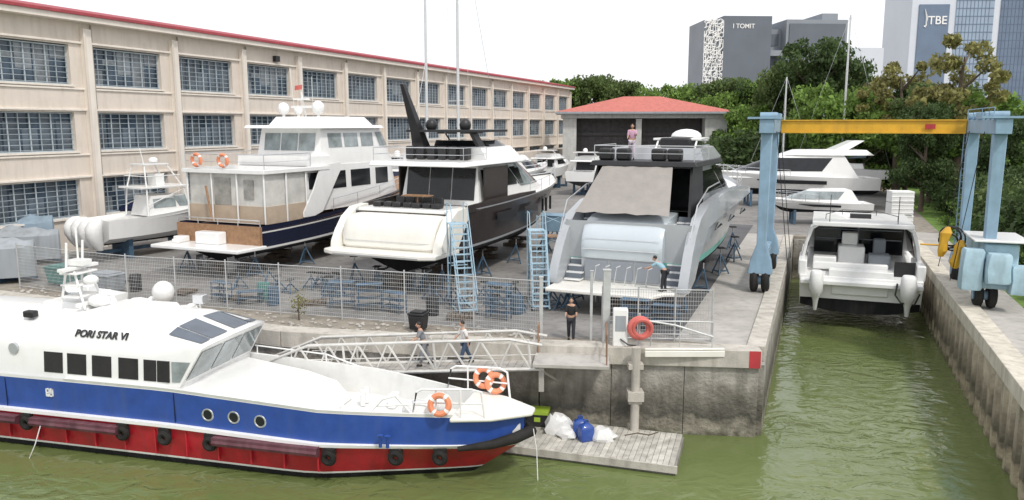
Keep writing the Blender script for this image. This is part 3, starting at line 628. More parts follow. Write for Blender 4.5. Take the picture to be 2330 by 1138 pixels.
# ------------------------------------------------------------------ navy trawler yacht
def trawler():
    loc=(-17.6,43.6,0); rz=rad(-24); r=thing('trawler_yacht','white trawler yacht with navy hull and teak cockpit on stands','yacht',loc,rz)
    hb,dk,E=hull(22,6.6,.7,2.9,5.0,[(.36,1),(.42,2),(.80,0),(.84,2),(1,0)],2.5,tm=.5,y0=1.8,bul=.3)
    part(hb,'hull',[NAVY,ANTIF,WHITE],r); part(dk,'deck',[TEAK],r)
    mb=MB(); mb.prism([(-3.2,-.3),(3.2,-.3),(3.35,1.9),(-3.35,1.9)],1.6,1.8); part(mb,'swim_platform',[WHITE],r,bev=.05)
    mb=MB(); mb.bb(-3.1,3.1,1.62,1.82,1.8,2.85); 
    part(mb,'transom',[TEAK],r)
    mb=MB(); mb.bb(-1.0,.7,.9,1.6,1.8,2.5); mb.bb(-2.7,-2.0,.9,1.5,1.8,2.15); mb.bb(-2.4,-1.9,.5,.9,1.8,2.05); part(mb,'deck_locker',[WHITE],r,bev=.06)
    mb=MB(); rail(mb,[(-3.1,1.7,2.85),(-1.5,1.7,2.85),(0,1.7,2.85),(1.5,1.7,2.85),(3.1,1.7,2.85)],.35,.03); part(mb,'guard_rail',[STEEL],r)
    VIN=mat('clear vinyl screen',(.60,.59,.56),.12,var=.22,scale=.8)
    mb=MB(); mb.prism([(-2.92,2.5),(2.92,2.5),(2.92,6.2),(-2.92,6.2)],2.9,3.9); part(mb,'tan_skirt',[TAN],r)
    mb=MB(); mb.prism([(-2.85,2.56),(2.85,2.56),(2.85,6.2),(-2.85,6.2)],3.9,5.74); part(mb,'aft_enclosure',[VIN],r)
    mb=MB(); mb.bb(-.9,.3,2.50,2.55,3.92,5.5); mb.bb(1.3,2.0,2.5,2.55,4.3,5.4); part(mb,'cabin_door',[mat('shaded interior',(.30,.29,.27),.3,var=.4)],r)
    mb=MB()
    for x in (-2.88,-1.0,.9,2.88): mb.bb(x-.05,x+.05,2.36,2.44,2.9,5.75)
    for y in (4.2,6.0): mb.bb(2.93,3.0,y-.06,y+.06,2.9,5.75)
    mb.bb(-3.1,3.1,2.2,8.2,5.75,6.0); part(mb,'aft_deck_roof',[WHITE],r,bev=.03)
    c=Cab((2.75,6.2,18.5,3.0,3.2),(2.65,6.2,17.5,2.6,6.0)); mb=MB(); c.body(mb); part(mb,'deckhouse',[WHITE],r,sharp=50)
    mb=MB()
    for ya,yb in ((8.6,10.4),(11.0,13.2),(13.9,15.4)): c.pane(mb,ya,yb,4.5,5.6)
    c.pane(mb,6.6,7.6,4.6,5.6); part(mb,'side_window',[GLASS],r)
    mb=MB()
    for sd in (-1,1): mb.rings([[(sd*3.06,y,z0),(sd*2.96,y,z0),(sd*2.96,y,z1),(sd*3.06,y,z1)] for y,z0,z1 in ((5.6,3.0,3.3),(6.6,3.0,4.6),(7.4,3.2,6.0),(9.4,5.7,6.2))])
    part(mb,'wing_panel',[WHITE],r)
    c2=Cab((2.6,8.0,17.8,2.6,6.0),(2.35,8.4,16.4,2.2,8.3)); mb=MB(); c2.body(mb); part(mb,'pilothouse',[WHITE],r,sharp=50)
    mb=MB()
    for ya,yb in ((9.0,10.4),(10.7,12.2),(12.6,14.0)): c2.pane(mb,ya,yb,7.1,8.0)
    for a,b in ((-2.0,-.75),(-.65,.65),(.75,2.0)): c2.aft(mb,a,b,6.9,8.0)
    part(mb,'pilothouse_window',[GLASSL],r); mb=MB(); c2.band(mb,7.1,8.05,.03,fwd=1); part(mb,'windscreen_wrap',[GLASSL],r)
    mb=MB(); c3=Cab((2.8,7.2,16.6,2.4,8.3),(2.7,7.3,16.2,2.2,8.5)); c3.body(mb); c4=Cab((2.3,9.0,15.6,2,8.5),(2.0,9.4,14.8,1.6,9.05)); c4.body(mb); part(mb,'hardtop',[WHITE],r,bev=.03,sharp=50)
    mb=MB(); c5=Cab((2.85,6.6,9.2,.3,6.0),(2.8,6.6,9.0,.3,6.6)); c5.body(mb); part(mb,'flybridge_coaming',[WHITE],r)
    mb=MB()
    for x,y,s in ((-1.5,9.6,.38),(1.3,9.6,.42),(-1.6,11.2,.3)): mb.ell((x,y,9.2+s),(s,s,s*1.05)); 
    part(mb,'satellite_dome',[WHITE],r)
    mb=MB(); mb.tube([(0,10,9),(0,9.6,10.6)],.06); mb.bb(-.8,.8,9.5,9.7,9.6,9.75); mb.bb(-.5,.5,9.4,9.8,10.1,10.22); mb.tube([(-.9,10,9),(-1,9.8,12.2)],.015,4); mb.tube([(.6,10,9),(.7,9.8,11.6)],.015,4)
    for x,y in ((-1.5,9.6),(1.3,9.6),(-1.6,11.2)): mb.tube([(x,y,8.9),(x,y,9.3)],.1)
    part(mb,'antenna_mast',[WHITE],r)
    fl=MB(); fl.add([(-.1,9.8,10.8),(-.7,9.8,10.75),(-.65,9.8,11.05),(-.05,9.8,11.1)],[(0,1,2,3)]); part(fl,'flag',[SALMON],r)
    mb=MB(); rail(mb,[(-2.95,8,6.0),(-2.95,2.4,6.0),(0,2.3,6.0),(2.95,2.4,6.0),(2.95,6.5,6.0)],.85,.025)
    for sd in (-1,1): rail(mb,[(sd*E(t)[0]*.95,E(t)[1],E(t)[2]) for t in (.3,.42,.54,.66,.78,.88,.96)],.75,.025)
    part(mb,'deck_rail',[STEEL],r)
    mb=MB()
    for x in (-1.85,.15): mb.torus((x,2.2,6.5),.33,.10,(0,1,.05),20,8,ms=1)
    part(mb,'life_ring',[ORANGE,WHITEF],r)
    mb=MB(); mb.tube([(-.6,1.9,3.0),(-1.3,2.25,5.0)],.07); part(mb,'wooden_pole',[TEAK],r)
    for x in (-1.2,1.2): prop(r,x,2.6,.85)
    stands(loc,rz,22,6.4,1.5); blocks(loc,rz,22,.75)
trawler()
# ------------------------------------------------------------------ generic small cruisers
def cruiser(loc,heading,L,B,label,hm=WHITE,sm=WHITE,lift=1.0,fly=True,gm=GLASS,cat='boat',st=True,sleek=False,hs=1):
    rz=rad(-heading); r=thing('motor_boat',label,cat,loc,rz); h=L*(.10 if sleek else .14); z0=lift
    hb,dk,E=hull(L,B,z0,z0+h,z0+h*1.45,[(.33,1),(1,0)],L*.12,bul=.1); part(hb,'hull',[hm,ANTIF],r); part(dk,'deck',[WHITE],r)
    zt=z0+h; hh=L*.10
    if sleek:
        hh=L*.085*hs; c=Cab((B*.43,L*.12,L*.90,L*.55,zt),(B*.34,L*.2,L*.55,L*.3,zt+hh)); mb=MB(); c.body(mb); part(mb,'cabin',[sm],r,sharp=60)
        mb=MB(); c.band(mb,zt+hh*.3,zt+hh*.88,.03,fwd=1); part(mb,'cabin_window',[gm],r)
        if fly:
            mb=MB(); c2=Cab((B*.38,L*.04,L*.55,L*.3,zt+hh),(B*.33,L*.08,L*.46,L*.25,zt+hh+.55)); c2.body(mb); part(mb,'flybridge',[sm],r,sharp=60)
            mb=MB(); mb.rings([[(sd*B*.3,L*.2,zt+hh+.3),(sd*B*.3,L*.28,zt+hh+.3),(sd*B*.2,L*.14,zt+hh+1.5),(sd*B*.2,L*.08,zt+hh+1.5)] for sd in (-1,1)]); part(mb,'radar_arch',[sm],r)
        mb=MB()
        for sd in (-1,1): mb.rings([[(sd*B*.505,L*.3,zt-h*.35),(sd*B*.505,L*.3,zt-h*.15)],[(sd*B*.49,L*.55,zt-h*.3),(sd*B*.50,L*.55,zt-h*.08)],[(sd*B*.44,L*.68,zt-h*.12),(sd*B*.445,L*.68,zt-h*.05)]],0,closed=False,cap=(0,0))
        part(mb,'hull_window',[GLASS],r)
    else:
        c=Cab((B*.40,L*.22,L*.82,L*.32,zt),(B*.34,L*.26,L*.60,L*.2,zt+hh)); mb=MB(); c.body(mb); part(mb,'cabin',[sm],r,sharp=50)
        mb=MB(); c.band(mb,zt+hh*.35,zt+hh*.85,.03,fwd=1); c.pane(mb,L*.3,L*.5,zt+hh*.35,zt+hh*.85); c.aft(mb,-B*.3,B*.3,zt+.1,zt+hh*.9); part(mb,'cabin_window',[gm],r)
        mb=MB(); c2=Cab((B*.42,L*.12,L*.62,L*.15,zt+hh),(B*.40,L*.13,L*.60,L*.14,zt+hh+.15)); c2.body(mb); part(mb,'hardtop',[sm],r,bev=.03)
        if fly:
            mb=MB(); c3=Cab((B*.36,L*.22,L*.58,L*.14,zt+hh+.15),(B*.32,L*.22,L*.50,L*.1,zt+hh*1.35+.15)); c3.body(mb); part(mb,'flybridge',[sm],r)
            mb=MB(); 
            for sd in (-1,1): mb.tube([(sd*B*.33,L*.34,zt+hh*1.2),(sd*B*.28,L*.22,zt+hh*1.9)],.08)
            mb.bb(-B*.34,B*.34,L*.16,L*.32,zt+hh*1.88,zt+hh*1.96); mb.ell((0,L*.22,zt+hh*2.1),(.3,.3,.3)); part(mb,'radar_arch',[sm],r)
    mb=MB()
    for sd in (-1,1): rail(mb,[(sd*E(t)[0]*.95,E(t)[1],E(t)[2]) for t in (.5,.62,.74,.86,.96)],.6,.025)
    part(mb,'guard_rail',[STEEL],r)
    if st:
        mb=MB()
        for t in (.15,.45,.7):
            b,y,z=E(t); mb.rings([[(-B*.32,y+d1,0),(B*.32,y+d1,0),(B*.32,y+d1,z0+h*.3),(B*.32-.2,y+d1,z0+h*.3),(B*.32-.3,y+d1,.3),(.15,y+d1,.3),(.15,y+d1,z0+.1),(-.15,y+d1,z0+.1),(-.15,y+d1,.3),(-B*.32+.3,y+d1,.3),(-B*.32+.2,y+d1,z0+h*.3),(-B*.32,y+d1,z0+h*.3)] for d1 in (-.1,.1)])
        part(mb,'cradle',[STANDB],r)
    return r
cruiser((at(1995,84),84,0),-86,18.5,5,'sleek white motor yacht with long black windows on a cradle',lift=1.2,sleek=True,hs=1.5)
cruiser((at(2015,66),68,0),-82,9,3.2,'small white cabin cruiser with dark boot stripe on a trailer',WHITE,lift=1.0,gm=GLASSL,sleek=True,fly=False,hs=1.5)
cruiser((at(1320,96),96,0),20,12,4,'white flybridge boat parked by the shed',lift=1.2)
cruiser((at(1450,92),92,0),18,13,4.2,'grey motor boat parked by the shed',SILVER,lift=1.2)
cruiser((at(1000,72),72,0),22,18,5,'dark grey motor yacht with black superstructure',SILVER,BLACK,lift=1.8)
cruiser((at(1120,88),86,0),24,16,4.6,'sleek white motor yacht parked along the workshop',lift=1.6,sleek=True)
cruiser((at(860,66),66,0),24,13,4.4,'grey and white cruiser parked by the workshop',SILVER,WHITE,lift=1.5)
cruiser((at(1225,104),104,0),22,12,4,'small white motor boat by the workshop wall',lift=1.2)
def sailboat(loc,heading,L,H,label,two=False):
    r=thing('sailing_yacht',label,'sailboat',loc,rad(-heading)); hb,dk,E=hull(L,L*.28,1.6,3.2,3.8,[(.3,1),(1,0)],1.5,tm=.45,pw=1.8); part(hb,'hull',[WHITE,ANTIF],r); part(dk,'deck',[CREAM],r)
    mb=MB(); mb.tube([(0,L*.5,3.4),(0,L*.5,H)],[.13,.09],8); 
    if two: mb.tube([(0,L*.22,3.2),(0,L*.22,H*.95)],[.12,.08],8)
    for z in (H*.4,H*.7): mb.tube([(-.9,L*.5,z),(.9,L*.5,z)],.03)
    part(mb,'mast',[mat('mast alloy',(.62,.63,.64),.4,.2,var=.05)],r)
    mb=MB(); mb.tube([(0,L*.5,H),(0,L,3.8)],.018,4); mb.tube([(0,L*.5,H),(0,0,3.3)],.018,4)
    for sd in (-1,1): mb.tube([(0,L*.5,H),(sd*.9,L*.5,H*.7),(sd*.95,L*.5,H*.4),(sd*L*.13,L*.5,3.4)],.014,4)
    part(mb,'rigging',[STEEL],r); mb=MB(); c=Cab((1.1,L*.25,L*.7,1.5,3.3),(.9,L*.27,L*.62,1.2,3.9)); c.body(mb); part(mb,'cabin',[WHITE],r)
    mb=MB(); mb.tube([(0,L*.48,4.6),(0,L*.25,4.7)],[.16,.12],8); part(mb,'boom',[BLUEF],r)
    mb=MB(); mb.bb(-.12,.12,L*.35,L*.6,0,1.7); mb.bb(-1.2,1.2,L*.3,L*.34,0,.3);mb.bb(-1.2,1.2,L*.6,L*.64,0,.3); part(mb,'keel_cradle',[STANDB],r)
sailboat((at(930,62),57,0),30,15,26,'white sailing yacht with two tall masts on a cradle',True)
sailboat((at(2015,97),95,0),-60,11,21.5,'white sailing yacht with a tall bare mast')
sailboat((at(1860,100),100,0),-60,8,14.5,'small sailing boat with a short mast')
# fishing boat with covered outboards
def fishing():
    loc=(-26.3,49.6,0); rz=rad(-34); r=thing('fishing_boat','white sport fishing boat with tower and cloth covered outboards','boat',loc,rz)
    hb,dk,E=hull(9.5,3.4,.9,2.6,3.4,[(.1,1),(1,0)],1.4,bul=.2); part(hb,'hull',[WHITE,ANTIF],r); part(dk,'deck',[WHITE],r)
    mb=MB()
    for x in (-1.3,-.45,.4,1.25): mb.rings([[(x+.43*s*math.cos(a)*(1+.08*math.sin(3*a+x)),y+.5*s*math.sin(a)*(1+.08*math.cos(2*a)),z) for a in np.linspace(0,6.28,13)[:-1]] for y,z,s in ((-.5,.8,.35),(-.65,1.2,.75),(-.8,1.7,1.0),(-.8,2.2,1.08),(-.65,2.6,.9),(-.5,2.78,.5))])
    part(mb,'outboard_cover',[WHITEF],r,sharp=40)
    c=Cab((1.1,3,7.5,2,2.6),(.9,3.3,6,1.2,3.9)); mb=MB(); c.body(mb); part(mb,'cabin',[WHITE],r)
    mb=MB(); c.band(mb,3.1,3.8,.02,fwd=1); c.pane(mb,3.4,5,3.1,3.7); part(mb,'cabin_window',[GLASSL],r)
    mb=MB(); mb.prism([(-1.3,2.4),(1.3,2.4),(1.1,6),(-1.1,6)],4.4,4.52); mb.prism([(-.8,3),(.8,3),(.8,4.8),(-.8,4.8)],5.9,6.0); mb.bb(-.5,.5,4.0,4.6,4.52,5.3); mb.tube([(0,3.5,6.0),(0,3.3,7.0)],.03); mb.ell((0,4.2,6.2),(.3,.3,.2))
    part(mb,'tower_top',[WHITE],r,bev=.02)
    mb=MB()
    for sd in (-1,1):
        mb.tube([(sd*1.3,2.8,2.6),(sd*1.15,2.9,4.4),(sd*.7,3.1,5.9)],.05); mb.tube([(sd*1.2,6,2.8),(sd*1.0,5.6,4.4),(sd*.7,4.7,5.9)],.05); mb.tube([(sd*1.2,2.8,5.2),(sd*.9,5.5,5.2)],.03); mb.tube([(sd*1.25,2.8,3.3),(sd*.95,5.8,4.3)],.03)
    mb.tube([(-1.2,2.8,5.2),(1.2,2.8,5.2)],.03); part(mb,'tower_frame',[WHITE],r)
    mb=MB(); mb.bb(-1,1,1.5,1.8,0,1.3); mb.bb(-1,1,5.5,5.8,0,1.4); mb.bb(-.15,.15,0,9,.4,.6); part(mb,'trailer',[STANDB],r)
fishing()
def tarped(loc,heading,L,B,H,m,label):
    r=thing('covered_boat',label,'covered boat',loc,rad(-heading)); mb=MB(); rs=[]
    for i in range(17):
        t=i/16; w=B/2*(1-max(0,(t-.55)*2.2)**2.2)*.98+.05; h=H*(1-.15*t)+.07*math.cos(i*math.pi/2); rg=[]
        for j in range(9):
            s=-1+2*j/8; rg.append((w*s,t*L,H*.72+(h-H*.72)*(1-abs(s)**1.2)))
        fw=1-.04*(i%2)
        rg=[(-w*.96*fw,t*L,.35),(-w*1.0*fw,t*L,H*.45)]+rg+[(w*1.0*fw,t*L,H*.45),(w*.96*fw,t*L,.35)]; rs.append(rg)
    mb.rings(rs); part(mb,'tarpaulin',[m],r,sharp=25)
    mb=MB(); mb.bb(-B*.3,B*.3,L*.2,L*.25,0,1); mb.bb(-B*.3,B*.3,L*.6,L*.65,0,1); mb.bb(-.1,.1,0,L,.2,.34); part(mb,'trailer',[STANDB],r)
tarped((-37,51.5,0),97,7.5,2.8,3.2,BLUEF,'boat under a blue grey tarpaulin beside the workshop')
tarped((-34,49.0,0),95,6.0,2.4,2.5,GREYF,'boat wrapped in a grey tarpaulin on a trailer')
tarped((-30.8,43.2,0),97,4.8,2.4,2.7,GREYF,'tall load wrapped in pale grey tarpaulin')
tarped((-35,57,0),80,8,3,3.4,NAVY,'boat under a dark cover beside the workshop')
# ------------------------------------------------------------------ boat hoist
def hoist():
    o=SL(0,0); r=thing('boat_hoist','blue travelling boat hoist with yellow crossbeam over the dock','boat hoist',(o[0],o[1],0),RZU)
    for sd,x in ((0,-.75),(1,9.35)):
        mb=MB()
        for y in (11.4,18.2):
            def rg(xx,yy,z,a,b): return [(xx-a,yy-b,z),(xx+a,yy-b,z),(xx+a,yy+b,z),(xx-a,yy+b,z)]
            mb.rings([rg(x,y,1.0,.60,.42),rg(x,y,1.7,.5,.36),rg(x,y,2.5,.23,.28),rg(x,y,8.1,.27,.30)])
        part(mb,'leg',[LBLUE],r,bev=.03)
        mb=MB(); mb.bb(x-.34,x+.34,10.6,19,8.1,8.78); mb.bb(x-.18,x+.18,11.95,17.65,1.35,1.8); part(mb,'side_girder',[LBLUE],r,bev=.03)
        for y in (11.4,18.2):
            mb=MB()
            for dx in (-.28,.28): mb.torus((x+dx,y,.62),.42,.2,(1,0,0),20,8)
            wq=part(mb,'wheel',[RUBBER],r); mb=MB(); mb.tube([(x-.5,y,.62),(x+.5,y,.62)],.24,12); part(mb,'rim',[LBLUE],wq)
        mb=MB()
        for y in (11.9,13,16,17.5): mb.tube([(x-.4,y,8.95),(x+.4,y,8.95)],.2,10)
        mb.bb(x-.45,x+.45,14,15,8.81,9.1); mb.bb(x-.9,x+.7,10.5,11.2,8.805,8.9); part(mb,'winch_drum',[LBLUE],r)
    mb=MB(); mb.bb(-.38,8.98,18.0,18.55,8.12,8.74); mb.bb(-.37,8.97,17.9,18.65,8.743,8.80); mb.bb(-.37,8.97,17.9,18.65,8.05,8.117); part(mb,'crossbeam',[YELLOW],r)
    mb=MB(); mb.bb(7.0,7.5,17.88,17.9,8.3,8.55); part(mb,'capacity_plate',[REDB],r)
    mb=MB()
    for y in (12.6,16.8):
        for x0 in (-.35,8.95): mb.tube([(x0,y,8.2),(x0+(.9 if x0<0 else -.9),y,1.0)],.018,4)
    part(mb,'hoist_cable',[BLACK],r)
    mb=MB(); mb.bb(9.0,10.5,12.3,16.8,1.9,3.0); mb.bb(9.1,10.5,10.9,12.2,1.0,3.1); part(mb,'engine_housing',[LBLUE2],r,bev=.08)
    mb=MB(); mb.bb(8.6,10.9,10.5,14.0,3.22,3.32); part(mb,'canopy',[WHITE],r,bev=.03)
    mb=MB()
    for x0,x1,z0,z1,y in ((8.15,9.05,1.0,2.9,10.7),(9.1,10.1,1.4,2.75,10.45),(10.15,10.8,.9,2.2,10.7)):
        rs=[]
        for z,s in ((z0,.92),(z0+.1,1.0),((z0+z1)/2,1.02),(z1-.12,.97),(z1,.85)):
            cx=(x0+x1)/2; hw=(x1-x0)/2*s; rs.append([(cx+hw*a+.03*math.sin(7*a+z*5),y+.42*b*s,z) for a,b in ((-1,-.7),(-.85,-1),(-.3,-.92),(.3,-1.05),(.85,-.95),(1,-.7),(1,.8),(-1,.8))])
        mb.rings(rs)
    part(mb,'fabric_cover',[LBLUE2],r,sharp=40)
    mb=MB(); mb.torus((8.1,14,3.0),.5,.05,(.5,1,.2)); mb.torus((8.0,13.8,2.8),.42,.05,(.3,1,.4)); mb.torus((8.2,13.9,2.9),.6,.04,(.6,1,0)); part(mb,'hose_loop',[BLACK],r)
    mb=MB()
    rr=random.Random(3)
    for cx,cy,z0,z1,w in ((7.7,13.7,2.0,3.5,.24),(8.3,13.4,1.5,2.9,.26)):
        mb.rings([[(cx+w*s*math.cos(a)*rr.uniform(.7,1.2)+.15*(z-z0),cy+w*s*math.sin(a)*rr.uniform(.7,1.2),z) for a in np.linspace(0,6.28,9)[:-1]] for z,s in ((z0,.6),(z0+.3,1),((z0+z1)/2,.8),(z1-.3,1.1),(z1,.5))])
    part(mb,'equipment_cover',[YELLOW],r,sharp=30)
    mb=MB(); mb.tube([(6.9,15,2.4),(9.2,15,2.4),(9.2,15,2.2)],.05); part(mb,'hydraulic_pipe',[YELLOW],r)
    mb=MB(); 
    for z in np.arange(1.6,8,.35): mb.tube([(9.0,18.65,z),(9.6,18.65,z)],.02,4)
    for x in (9,9.6): mb.tube([(x,18.65,1.4),(x,18.65,8.8)],.03,4)
    rail(mb,[(9.0,11,8.8),(9.0,14,8.8),(9.0,18,8.8)],.5,.02); part(mb,'ladder',[LBLUE],r)
hoist()
mb=MB(); mb.tube([(0,0,0),(0,0,2.6)],.06); mb.tube([(0,0,2.6),(.3,0,3.4)],.05); mb.bb(-.15,.15,-.1,.1,1.9,2.5); mb.bb(-.3,.3,-.3,.3,0,.08)
solo(mb,'control_post',[YELLOW],'yellow steel control post beside the dock','post',SL(20.5,-.9)+(0,),0)
# boat in the dock
def power_boat():
    o=SL(18.6,4.35); r=thing('motor_boat','white wide stern powerboat with covered outboards hanging in the dock','boat',(o[0],o[1],0),RZU)
    mb=MB()
    def sec(y,w,zt,zc,zk): return [(-w,y,zt),(-w*.995,y,zt-.5),(-w*.975,y,zc),(-w*.5,y,zk+.08),(0,y,zk),(w*.5,y,zk+.08),(w*.975,y,zc),(w*.995,y,zt-.5),(w,y,zt)]
    mb.rings([sec(0,3.3,-.25,-1.95,-2.35),sec(3,3.38,.1,-1.95,-2.4),(sec(7,3.3,.6,-1.8,-2.4)),sec(10,2.4,.9,-1.3,-2.1),sec(12.3,.6,1.1,-.3,-1.0)]); part(mb,'hull',[WHITE],r,sharp=40,bev=.04)
    mb=MB(); pp=((-3.2,-1.96),(-1.6,-2.28),(0,-2.37),(1.6,-2.28),(3.2,-1.96),(3.2,-1.55),(-3.2,-1.55)); mb.rings([[(x,-.015,z) for x,z in pp],[(x,.3,z) for x,z in pp]]); part(mb,'bottom_paint',[ANTIF],r)
    mb=MB(); mb.bb(-3.25,3.25,-.6,.6,-.66,-.40); mb.bb(-1.7,1.75,.1,.9,-.39,.16); mb.bb(-1.5,1.5,-.14,-.02,-1.25,-.67); part(mb,'transom_platform',[WHITE],r,bev=.05)
    mb=MB(); mb.bb(-3.4,-2.92,.2,3.6,-.3,.62); mb.bb(2.92,3.4,.2,3.6,-.3,.62); part(mb,'cockpit_coaming',[WHITE],r,bev=.08)
    mb=MB(); pr=[(-3.3,.4),(-3.12,1.5),(-2.85,2.45),(-2.45,2.72),(2.45,2.72),(2.85,2.45),(3.12,1.5),(3.3,.4)]; pi=[(3.1,.4),(2.93,1.5),(2.68,2.32),(2.35,2.55),(-2.35,2.55),(-2.68,2.32),(-2.93,1.5),(-3.1,.4)]
    mb.rings([[(x*k,y-(z-.4)*.12,z) for x,z in pr+pi] for y,k in ((1.7,1),(3,1.0))],0)
    mb.bb(-2.75,2.75,1.2,7.5,2.56,2.80); mb.rings([[(x*k,y,z*q+.3) for x,z in pr] for y,k,q in ((5.6,.93,.9),(8.2,.85,.8),(10.5,.5,.3))],0)
    part(mb,'hardtop_and_cabin',[WHITE],r,bev=.04,sharp=45)
    mb=MB()
    for sd in (-1,1): mb.rings([[(sd*3.02,3.0,.65),(sd*2.9,5.6,.75),(sd*2.6,5.6,2.3),(sd*2.72,3.0,2.4)],[(sd*3.06,3.0,.65),(sd*2.94,5.6,.75),(sd*2.64,5.6,2.3),(sd*2.76,3.0,2.4)]])
    part(mb,'side_window',[GLASS],r)
    mb=MB(); mb.bb(-2.6,2.6,5.4,5.5,.1,2.5); part(mb,'cabin_bulkhead',[GLASS],r)
    mb=MB()
    for z in (1.3,1.9): mb.bb(-2.5,2.5,5.3,5.38,z,z+.06)
    mb.bb(-.05,.05,5.3,5.38,.3,2.4); part(mb,'bulkhead_frame',[GMID],r)
    mb=MB(); mb.bb(-1.2,.3,2.6,4.2,.0,1.2); mb.bb(-2.6,-1.3,1.4,2.2,.0,.7); mb.bb(-1.0,-.1,3.4,4.2,1.2,1.95);mb.bb(.5,1.7,2.2,3.4,.0,.8,1); mb.bb(.8,1.5,3.6,4.2,.0,1.6,1); mb.bb(-2.6,1.5,.95,1.3,.0,.45); part(mb,'seat',[WHITE,GMID],r,bev=.08)
    mb=MB(); mb.bb(1.8,2.9,.75,.85,-.3,.7); part(mb,'engine_panel',[BLACK],r)
    mb=MB()
    for x,s0 in ((-2.35,1),(2.45,1.12)): mb.rings([[(x+.36*s*s0*math.copysign(abs(math.cos(a))**.7,math.cos(a)),y+.5*s*math.sin(a),z) for a in np.linspace(0,6.28,17)[:-1]] for y,z,s in ((-.85,-2.1,.25),(-.9,-1.6,.4),(-.95,-1.25,.6),(-1.0,-.95,1.0),(-.95,-.4,1.08),(-.85,.05,1.0),(-.8,.2,.75))])
    part(mb,'outboard_cover',[WHITEF],r,sharp=50)
    mb=MB(); mb.tube([(1.9,-.65,-.3),(1.8,-.95,-.9),(2.1,-1.15,-1.3),(2.8,-.95,-1.4),(3.1,-.3,-.9)],.05)
    for x in (-1.8,1.9): mb.tube([(x,1.6,2.8),(x,1.6,4.4)],.02,4)
    rail(mb,[(-2,3,2.8),(-1,6,2.8),(1,6,2.8),(2,3,2.8)],.3,.02,0); mb.bb(-.6,.6,4,4.5,2.8,3.05); part(mb,'fittings',[BLACK],r)
power_boat()
def cratestack(p,n,label):
    for k in range(n):
        mb=MB(); mb.box((0,0,.45),(1.6,1.2,.86)); 
        for z in (.15,.45,.75): mb.box((0,-.61,z),(1.64,.03,.08))
        solo(mb,'storage_tub',[WHITEF],label,'tub',(p[0],p[1],k*.9),rad(R.uniform(-8,8)),'stacked white storage tubs',bev=.05)
cratestack((29.5,60),4,'white plastic storage tub stacked on the yard')
# ------------------------------------------------------------------ stairs, fence, clutter
def stairmodel(H,name='access_stairs'):
    r=thing(name,'pale blue wheeled access stairs beside a yacht','stairs',group='wheeled access stairs'); n=int(H/.28)
    mb=MB()
    for x in (-.4,.4): mb.tube([(x,-H*.55,0.1),(x,0,H)],.04,4); mb.tube([(x,-H*.55,1.0),(x,0,H+.95),(x,.9,H+.95),(x,.9,H)],.025,5); mb.tube([(x,0,H),(x,0,.1),(x,-H*.5,.1)],.04,4); mb.tube([(x,.9,H),(x,.6,.1)],.035,4); mb.tube([(x,0,.1),(x,.6,.1)],.04,4); mb.tube([(x,.6,.2),(x,0,H*.5),(x,.85,H*.9)],.02,4)
    for z in (.2,H*.5): mb.tube([(-.4,.65,z),(.4,.65,z)],.03,4); mb.tube([(-.4,0,z),(.4,0,z)],.03,4)
    part(mb,'frame',[LADB],r); mb=MB()
    for k in range(n): t=(k+.5)/n; mb.box((0,-H*.55*(1-t),.1+(H-.1)*t),(.78,.24,.035))
    mb.bb(-.42,.42,0,.9,H-.04,H); part(mb,'tread',[LADB],r)
    mb=MB()
    for x in (-.45,.45):
        for y in (-H*.5,.6): mb.torus((x,y,.1),.07,.035,(1,0,0),10,6)
    part(mb,'caster_set',[RUBBER],r); return r
st=stairmodel(3.9); st.location=(-2.5,36.9,0); st.rotation_euler=(0,0,rad(15))
dup(st,(1.2,37.6,0),rad(5),scale=(.95,.9,.9))
def gridtower(loc,rz):
    r=thing('scaffold_tower','pale blue scaffold tower standing by the yachts','scaffold',loc,rz); mb=MB()
    for x in (-.7,.7):
        for y in (-.5,.5): mb.tube([(x,y,0),(x,y,3.6)],.035,5)
        for z in np.arange(.3,3.6,.4): mb.tube([(x,-.5,z),(x,.5,z)],.02,4)
    for z in (.6,1.8,3.0): mb.tube([(-.7,-.5,z),(.7,-.5,z+.6)],.02,4); mb.tube([(-.7,.5,z+.5),(.7,.5,z)],.02,4)
    part(mb,'frame',[LADB],r); mb=MB(); mb.bb(-.7,.7,-.5,.5,2.4,2.45); part(mb,'platform',[TEAK],r)
gridtower((2.2,43.5,0),rad(-20)); 
mb=MB(); mb.bb(-.9,.9,-.7,.7,1.6,2.6); 
for x in (-.8,.8):
    for y in (-.6,.6): mb.bb(x-.05,x+.05,y-.05,y+.05,0,1.6)
mb.bb(-.95,.95,-.75,.75,2.6,2.68); solo(mb,'storage_cabinet',[LBLUE],'faded blue raised storage cabinet between the yachts','cabinet',(3.0,52,0),rad(-20),bev=.03)
FP=[(-26,41),(-22.3,39.2),(-18.6,37.5),(-15.9,36.65),(-13.2,35.85),(-10.5,35.0),(-7.5,34.05),(-4.6,33.15),(-1.6,32.2),(1.3,31.2)]
def fencepanel(p,q,H=2.3,label='galvanised wire mesh fence panel on the quay'):
    L=math.hypot(q[0]-p[0],q[1]-p[1]); r=thing('fence_panel',label,'fence',(p[0],p[1],0),math.atan2(q[1]-p[1],q[0]-p[0]),'wire mesh fence along the quay')
    mb=MB(); mb.tube([(0,0,0),(0,0,H+.1)],.035,6); part(mb,'post',[GALV],r)
    mb=MB(); k=.1
    while k<L-.05: mb.tube([(k,0,.12),(k,0,H)],.0075,3); k+=.10
    for z in np.arange(.12,H,.17): mb.tube([(0,0,z),(L-.03,0,z)],.0075,3)
    mb.tube([(0,0,H),(L-.03,0,H)],.02,4); mb.tube([(0,0,.12),(L-.03,0,.12)],.018,4); part(mb,'mesh',[GALV],r)
for i in range(len(FP)-1): fencepanel(FP[i],FP[i+1])
